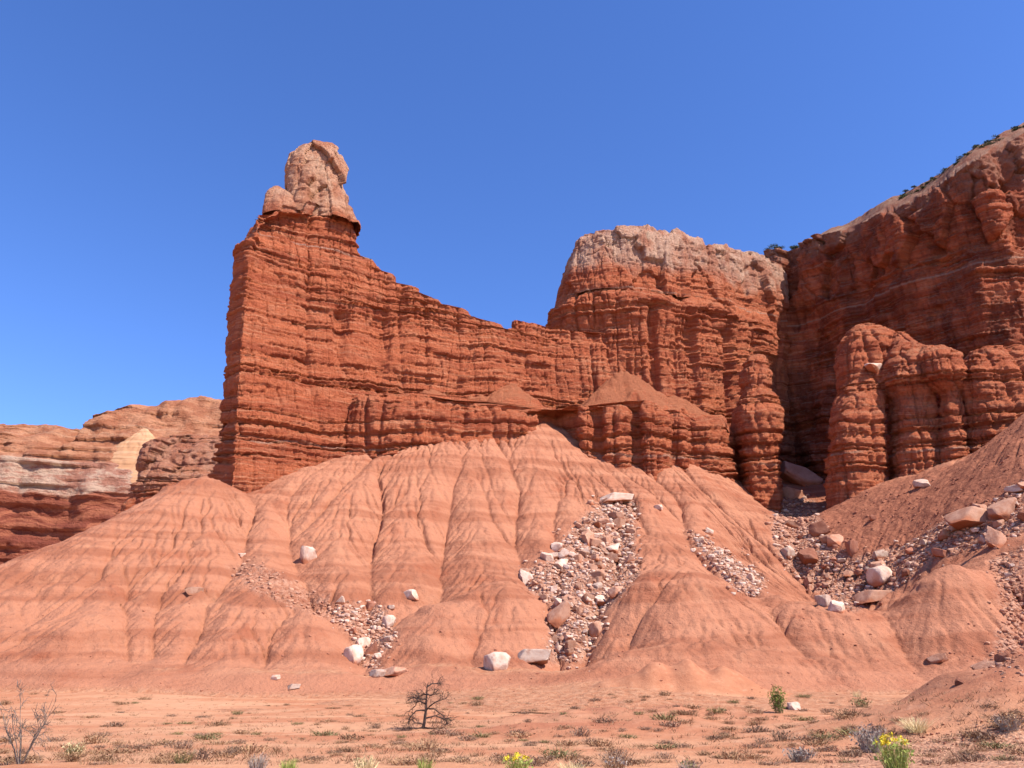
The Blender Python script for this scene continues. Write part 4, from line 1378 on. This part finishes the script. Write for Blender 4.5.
bush(872, 752, 40, 26, (M_GREY, M_GREY), 'grey rounded sagebrush left of the yellow flowered bush', 'sagebrush', 4, 200, 300)
bush(917, 734, 34, 16, (M_STRAW, M_STRAW), 'pale straw coloured grass clump behind the yellow flowered bush', 'grass_clump', 5, 0, 320, lean=.8)
bush(800, 762, 36, 14, (M_GREY, M_GREY), 'low grey cushion shrub at the bottom right of centre', 'sagebrush', 6, 160, 220)
bush(1010, 731, 36, 16, (M_GREY, M_DRY), 'dark grey brush on the bank at the right edge', 'sagebrush', 7, 160, 220)
bush(257, 774, 26, 20, (M_GREY, M_DRY), 'grey brown spiky brush cut by the bottom edge left of centre', 'sagebrush', 8, 80, 220)
bush(288, 776, 24, 16, (M_LIME, M_STRAW), 'pale green grass clump cut by the bottom edge beside grey brush', 'grass_clump', 9, 0, 240)
bush(365, 775, 32, 18, (M_STRAW, M_OLIVE), 'straw coloured clump at the bottom edge under the dead tree', 'grass_clump', 10, 60, 220)
bush(425, 775, 22, 16, (M_LIME, M_STRAW), 'small lime green clump at the bottom edge just below the dead tree', 'grass_clump', 11, 0, 160)
bush(615, 774, 32, 16, (M_DRY, M_GREY), 'purplish brown brush at the bottom edge right of the yellow bush', 'sagebrush', 12, 120, 200)
bush(572, 776, 36, 14, (M_STRAW, M_STRAW), 'pale dry grass at the bottom edge between yellow and brown brush', 'grass_clump', 13, 0, 220)
bush(73, 757, 26, 15, (M_OLIVE, M_STRAW), 'pale green low bush right of the leafless grey shrub', 'shrub', 14, 120, 160)
bush(72, 762, 26, 10, (M_DRY, M_DRY), 'brown twiggy mat in front of the pale green low bush', 'shrub', 15, 120, 120)
bush(182, 764, 26, 14, (M_OLIVE, M_DRY), 'dark olive low shrub on the plain left of the grey brush', 'shrub', 16, 140, 140)
bush(862, 707, 24, 9, (M_OLIVE, M_OLIVE), 'flat olive cushion plant right of the white angular boulder', 'shrub', 17, 160, 120)
bush(857, 697, 16, 8, (M_STRAW, M_STRAW), 'small straw tuft behind the flat olive cushion plant', 'grass_clump', 18, 0, 140)
bush(690, 775, 30, 14, (M_GREY, M_OLIVE), 'grey green brush cut by the bottom edge right of centre', 'sagebrush', 19, 80, 160)

# scrub along the cliff rim
def juniper(pos, W, Hh, seed, label, group):
    r = np.random.default_rng(seed)
    root = empty('juniper', pos)
    tag(root, label, 'juniper', group)
    obj('trunk', M_('trunk', tube([(0, 0, -.5), (.1 * W, 0, Hh * .3), (0, 0, Hh * .7)], .12, .04, 5), M_BARK), root)
    cl = [leaf_cloud(60, r.uniform(-.5, .5) * W, Hh * r.uniform(.35, .75), W * r.uniform(.35, .6), Hh * r.uniform(.2, .32), .16, r, .2) for k in range(4)]
    obj('crown', M_('crown', merge(cl), M_DARKJ), root)
rr = np.random.default_rng(77)
slope = np.concatenate(RIMROWS[1:26], 0)
spx, spy = to_px(slope[..., 0], slope[..., 1], slope[..., 2])
def skyline(px):
    col = np.abs(spx - px) < 3
    k = np.argmin(np.where(col, spy, 1e9))
    return np.unravel_index(k, spx.shape)
for k in range(58):
    px = 764 + 34 * rr.random() if k < 9 else 1035 - 140 * rr.random() ** 1.4
    i, j = skyline(px)
    i = max(0, i - int(rr.integers(0, 5)))
    p = slope[i, j] - np.array([0, 0, 0.35])
    big = k < 9
    juniper(tuple(p.tolist()), rr.uniform(1.0, 2.2) * (1.3 if big else 1.0), rr.uniform(1.2, 2.4) * (1.2 if big else .42), 300 + k,
            'dark juniper on the skyline above the shadowed recess' if big else 'dark low juniper in the scrub line on the right cliff rim',
            'junipers above the recess' if big else 'junipers along the right cliff rim')
